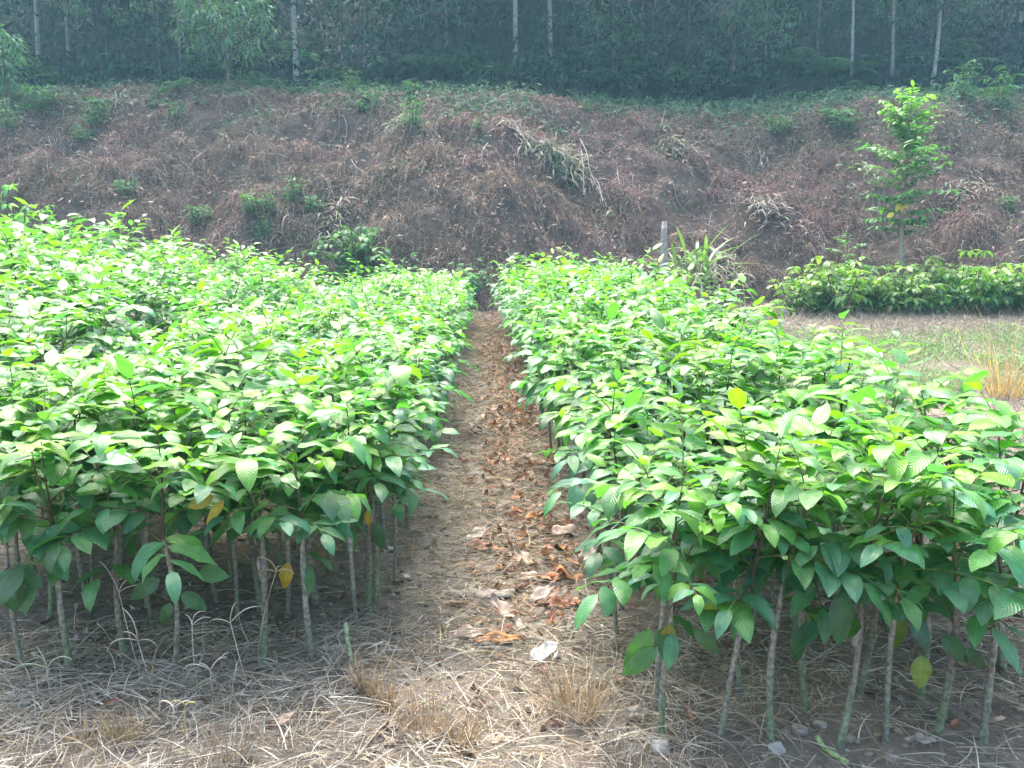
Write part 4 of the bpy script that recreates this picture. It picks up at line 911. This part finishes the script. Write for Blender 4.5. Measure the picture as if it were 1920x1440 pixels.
# drooping bleached grass clump and canes on the bank
def droop_clump(px, py, wpx, lab, n=160, green=0.4, L=0.8):
    p = at(px, py); s = FPX / p.y; w = wpx / s / 2; mb = MB()
    lx = np.clip(rng.normal(0, w * 0.45, n), -w, w); ly = np.clip(rng.normal(0, 0.2, n), -.35, .35); hz = H(p.x + lx, p.y + ly) - p.z
    D = np.stack([rng.normal(0, 0.7, n), rng.normal(-0.6, 0.4, n), rng.uniform(0.1, 1.0, n)], -1)
    col = np.where(rng.random((n, 1)) < green, pick([(0.14, 0.19, 0.09), (0.20, 0.24, 0.12)], n), pick(TAN, n))
    leaves(mb, np.stack([lx, ly, hz + 0.05], -1), D, np.tile([0, -.3, 1.], (n, 1)), rng.uniform(0.4, 1, n) * L, 0.035, rng.uniform(1.0, 2.2, n), 0.3, col, 6, 3)
    o = link("dry_grass_clump", mb.mesh("dry_grass_clump", [M_STRAW])); o.location = p; tag(o, lab, "grass clump", "bleached grass clumps drooping down the bank")
droop_clump(1040, 290, 120, "large bleached olive grass clump drooping left of the pale canes", 330, 0.5, 0.9)
droop_clump(900, 150, 60, "pale dead bamboo like leaves hanging at the crest left of centre", 120, 0.1, 0.6)
droop_clump(240, 195, 60, "pale dead blades hanging from the crest above the left bank", 90, 0.1, 0.7)
droop_clump(760, 235, 70, "green tinged drooping clump on the upper bank before the centre", 140, 0.6, 0.7)
droop_clump(1260, 280, 90, "drooping olive clump right of the purple brush", 140, 0.5, 0.6)
droop_clump(965, 245, 60, "pale clump beside the purple brush at the upper centre of the bank", 110, 0.1, 0.6)
droop_clump(625, 420, 70, "pale dead blades just above the big dark green bush", 110, 0.1, 0.6)
droop_clump(1810, 360, 80, "pale dead leaves on the bank right of the feathery young tree", 130, 0.1, 0.6)
droop_clump(1360, 520, 80, "grey dead blades hanging at the bank foot right of the strap leaved plant", 150, 0.15, 0.7)
droop_clump(1440, 385, 90, "grey brown fan of blades on the middle of the right bank", 130, 0.1, 0.7)
def cane(pts, lab, r=0.011, col=(0.50, 0.44, 0.38)):
    P = [at(a, b) for a, b in pts]; o0 = P[0].copy(); A = np.array([list(q_ - o0) for q_ in P]); A[:, 2] += 0.25; A[:, 1] -= 0.2; A[0, 2] = 0
    tt = np.linspace(0, 1, len(A)); tf = np.linspace(0, 1, 12); pf = np.stack([np.interp(tf, tt, A[:, j]) for j in range(3)], -1)
    pf[1:-1] = (pf[:-2] + pf[1:-1] + pf[2:]) / 3
    mb = MB(); tubes(mb, pf, (r * np.linspace(1.1, 0.4, 12))[None], 6, col)
    for k in range(3, 11):
        tw = np.array([pf[k], pf[k] + rng.normal(0, 0.1, 3) + [0, -.05, -0.12], pf[k] + rng.normal(0, 0.12, 3) + [0, -.08, -0.28]]); tubes(mb, tw, np.array([[r * .5, r * .4, r * .1]]), 4, col)
    o = link("dead_cane", mb.mesh("dead_cane", [M_STRAW])); o.location = o0; tag(o, lab, "cane", "pale dead canes on the bank")
cane([(1085, 262), (1098, 300), (1105, 345), (1135, 402)], "long forked pale cane hanging down the middle of the bank")
cane([(1088, 285), (1092, 330), (1093, 385)], "shorter pale cane left of the long forked one")
cane([(1105, 330), (1120, 360), (1128, 395)], "thin pale cane at the right side of the long forked one")
cane([(1155, 320), (1158, 360)], "short pale cane among the purple brush", 0.008)
cane([(1252, 190), (1245, 220), (1236, 255)], "straight pale cane slanting over the upper bank right of centre", 0.012)
cane([(1330, 400), (1325, 440)], "short pale cane above the strap leaved plant", 0.007)
cane([(915, 270), (905, 300), (900, 330)], "thin curved cane on the centre of the bank", 0.007)
cane([(660, 300), (668, 330), (690, 345)], "thin crooked cane in the left half of bank", 0.007)

# ------------------------------------------------------------------ forest trees
def forest_crown(seed, h, r0, nl=1700, LL=0.26, zc=0.68, rz=0.34, pal=None):
    rg = random.Random(seed); acc = []; tb = MB(); npz = np.random.default_rng(seed)
    nt = nl // 12; lim = []
    for i in range(nt):
        while True:
            v = np.array([rg.uniform(-1, 1) for _ in range(3)])
            if 0.25 < np.linalg.norm(v) < 1: break
        c = v * np.array([r0, r0, h * rz]) + [0, 0, h * zc]; b = np.array([0, 0, max(h * 0.3, c[2] - 0.25 * h - 0.3 * rg.random())])
        if i % 3 == 0: lim.append(np.array([b, b + (c - b) * 0.5 + [0, 0, 0.12], c]))
        for k in range(12):
            d = np.array([rg.uniform(-1, 1), rg.uniform(-1, 1), rg.uniform(-0.8, 0.6)])
            acc.append((c + d * 0.18, d + [0, 0, -0.25], np.array([rg.uniform(-.4, .4), rg.uniform(-.4, .4), 1.]), LL * rg.uniform(0.6, 1.2), LL * 0.27, 0.7, 0.2, 0.2 + 0.3 * rg.random()))
    mb = MB(); flush(mb, acc, [], 3, 3, pal=pal or DPAL)
    tubes(mb, np.array(lim), np.array([[0.03, 0.018, 0.006]]), 4, (0.13, 0.11, 0.09), 1)
    return mb
def tree_trunk(seed, h, r, bend=0.15, col=(0.24, 0.22, 0.19)):
    rg = random.Random(seed); t = np.linspace(0, 1, 16); a, b = rg.uniform(0, 6), rg.uniform(0, 6)
    pts = np.stack([bend * (np.sin(t * 6 + a) - math.sin(a)) * t ** 0.5, bend * (np.sin(t * 5 + b) - math.sin(b)) * t ** .5, -0.2 + h * t], -1)
    rr = r * (1 - 0.55 * t) * (1 + 0.35 * np.exp(-t * 30)); mb = MB(); tubes(mb, pts, rr[None], 9, col); return mb
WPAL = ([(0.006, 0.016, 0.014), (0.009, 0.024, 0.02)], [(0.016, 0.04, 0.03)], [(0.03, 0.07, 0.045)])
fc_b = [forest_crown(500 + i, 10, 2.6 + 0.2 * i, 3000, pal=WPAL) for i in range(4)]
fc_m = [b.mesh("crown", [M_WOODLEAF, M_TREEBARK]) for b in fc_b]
trees = [(75, 135, 10, 0.1, "pale trunk at the far left behind the largest fern"), (130, 120, 7, 0.05, "dim thin trunk right of the far left pale one"), (300, 150, 6, 0.05, "dark thin trunk behind the left ferns"),
 (341, 165, 5, 0.1, "very thin trunk left of the leafy tree"), (384, 130, 12, 0.05, "dark thick trunk just left of the leafy tree"), (557, 148, 12, 0.12, "pale gently curved trunk right of the leafy tree"), (684, 125, 6, 0.12, "thin trunk left of centre with a brown base"),
 (838, 105, 7, 0.2, "wavy thin trunk near the centre left"), (966, 122, 10, 0.06, "left one of the two straight pale centre trunks"), (1033, 130, 9, 0.04, "right one of the two straight pale centre trunks"), (1150, 138, 6, 0.1, "thin trunk behind the small leafy tree right of centre"),
 (1205, 100, 5, 0.1, "faint trunk in the dark between the centre and the second leafy tree"), (1290, 110, 5, 0.05, "faint reddish trunk left of the second leafy tree"), (1375, 150, 8, 0.1, "reddish brown trunk beneath the second leafy tree"), (1432, 150, 5, 0.12, "short visible grey trunk beneath the right side of second leafy tree"),
 (1532, 100, 5, 0.12, "dim slanting trunk right of the second leafy tree"), (1596, 145, 6, 0.14, "leftmost of the three pale trunks on the right"), (1673, 138, 7, 0.2, "middle one of the three pale trunks on the right, curved at its base"), (1748, 165, 8, 0.14, "rightmost of the three pale trunks, leaning to the right"),
 (1860, 90, 6, 0.1, "dim trunk near the right edge"), (640, 90, 5, 0.08, "faint trunk deep in the wood left of centre"), (745, 80, 5, 0.1, "faint trunk deep in the wood before the centre")]
for i, (px, py, wpx, bend, lab) in enumerate(trees):
    p = at(px, py); e = empty("forest_tree", p); h = rnd.uniform(9.5, 12.5); r = wpx * p.y / FPX / 2 * 0.95
    colr = (0.30, 0.28, 0.24) if "pale" in lab else ((0.2, 0.12, 0.09) if "red" in lab else (0.15, 0.13, 0.12))
    link("trunk", tree_trunk(i, h, r, bend, colr).mesh("trunk", [M_TREEBARK]), e)
    c = link("crown", fc_m[i % 4], e); c.scale = (1, 1, h / 10 * 1.0); c.location = (0, 0, 1.2)
    e.rotation_euler = (0, 0.05 if "leaning" in lab else rnd.uniform(-.02, .02), 0); tag(e, lab, "tree", "slim trees of the wood above the bank")
UPAL = ([(0.07, 0.16, 0.09), (0.10, 0.20, 0.11)], [(0.12, 0.23, 0.13)], [(0.16, 0.27, 0.15)])
# leafy understory trees with foliage in view
def leafy(px, py, cyp, wpx, hpx, lab, seed, LL=0.24, nl=700):
    p = at(px, py); s = FPX / p.y; zc = (py - cyp) / s; e = empty("understory_tree", p); H_ = zc + hpx / s * 0.5
    b = forest_crown(seed, H_, wpx / s / 2, int(nl * 1.5), LL * 1.25, zc / H_, hpx / s / 2 / H_, UPAL)
    link("trunk", tree_trunk(seed, zc + 0.2, 0.06, 0.05, (0.14, 0.12, 0.1)).mesh("trunk", [M_TREEBARK]), e)
    link("crown", b.mesh("crown", [M_WOODLEAF, M_TREEBARK]), e); tag(e, lab, "tree", "leafy low trees at the edge of the wood")
leafy(428, 178, 45, 170, 150, "leafy low tree with drooping narrow leaves, upper left above the crest", 701, 0.26, 900)
leafy(1155, 150, 50, 110, 80, "small leafy tree right of the two centre trunks", 702, 0.24, 260)
leafy(1400, 150, 55, 190, 140, "second wide leafy tree with hanging sprays right of centre", 703, 0.25, 700)
leafy(15, 200, 110, 70, 90, "small green tree at the left edge above the bank", 704, 0.26, 260)
leafy(1740, 120, 15, 210, 70, "leafy low tree whose sprays hang in at the upper right", 705, 0.24, 500)
leafy(820, 90, 12, 200, 60, "leafy tree whose sprays hang in at the top near the centre", 706, 0.22, 300)
leafy(200, 120, 10, 200, 70, "dark leafy tree filling the top near the left", 707, 0.22, 420)
# the wood behind, reading as one dark mass
mb = MB()
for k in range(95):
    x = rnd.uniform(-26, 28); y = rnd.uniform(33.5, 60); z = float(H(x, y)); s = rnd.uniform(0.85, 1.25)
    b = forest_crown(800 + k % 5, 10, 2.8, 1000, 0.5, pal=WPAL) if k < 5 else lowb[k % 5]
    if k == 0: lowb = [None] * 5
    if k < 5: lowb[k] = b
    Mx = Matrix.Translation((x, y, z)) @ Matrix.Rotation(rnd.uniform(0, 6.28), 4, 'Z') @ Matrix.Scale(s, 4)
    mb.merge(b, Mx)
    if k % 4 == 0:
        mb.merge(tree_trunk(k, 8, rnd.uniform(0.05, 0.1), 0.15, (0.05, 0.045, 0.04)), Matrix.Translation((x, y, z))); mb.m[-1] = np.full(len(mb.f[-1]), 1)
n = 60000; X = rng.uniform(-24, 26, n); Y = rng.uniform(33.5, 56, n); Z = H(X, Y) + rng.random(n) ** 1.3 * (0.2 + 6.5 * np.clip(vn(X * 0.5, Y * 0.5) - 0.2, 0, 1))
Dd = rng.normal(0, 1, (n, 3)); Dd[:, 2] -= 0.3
leaves(mb, np.stack([X, Y, Z], -1), Dd, rng.normal(0, .5, (n, 3)) + [0, -.3, 1], rng.uniform(0.2, 0.5, n), 0.12, 0.6, 0.2, pick([(0.006, 0.016, 0.014), (0.009, 0.026, 0.022)], n) * (0.6 + 7.0 * np.clip(vn(X * 0.9 + 3, Z * 1.1 + Y * 0.3) - 0.55, 0, 1))[:, None], 3, 3)  # noise brightens clumps of leaf colour so they look lit among the dark
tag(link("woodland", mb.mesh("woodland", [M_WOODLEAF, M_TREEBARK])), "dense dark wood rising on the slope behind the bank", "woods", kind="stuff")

# ------------------------------------------------------------------ hazy humid air
HAZE = 0.0014
if HAZE:
    m, nt, out = mat("haze"); pv = N(nt, "ShaderNodeVolumePrincipled"); pv.inputs["Density"].default_value = HAZE
    pv.inputs["Color"].default_value = (0.38, 0.80, 0.98, 1); pv.inputs["Anisotropy"].default_value = 0.3
    nt.links.new(pv.outputs[0], out.inputs["Volume"])
    me = bpy.data.meshes.new("haze"); a, b, c_, d_, zb, zt = -75, 75, -14, 98, -2.0, 62
    me.from_pydata([(a, c_, zb), (b, c_, zb), (b, d_, zb), (a, d_, zb), (a, c_, zt), (b, c_, zt), (b, d_, zt), (a, d_, zt)], [], [(0, 3, 2, 1), (4, 5, 6, 7), (0, 1, 5, 4), (1, 2, 6, 5), (2, 3, 7, 6), (3, 0, 4, 7)])
    me.materials.append(m); tag(link("haze", me), "thin pale humid air over the whole place", "haze", kind="stuff")
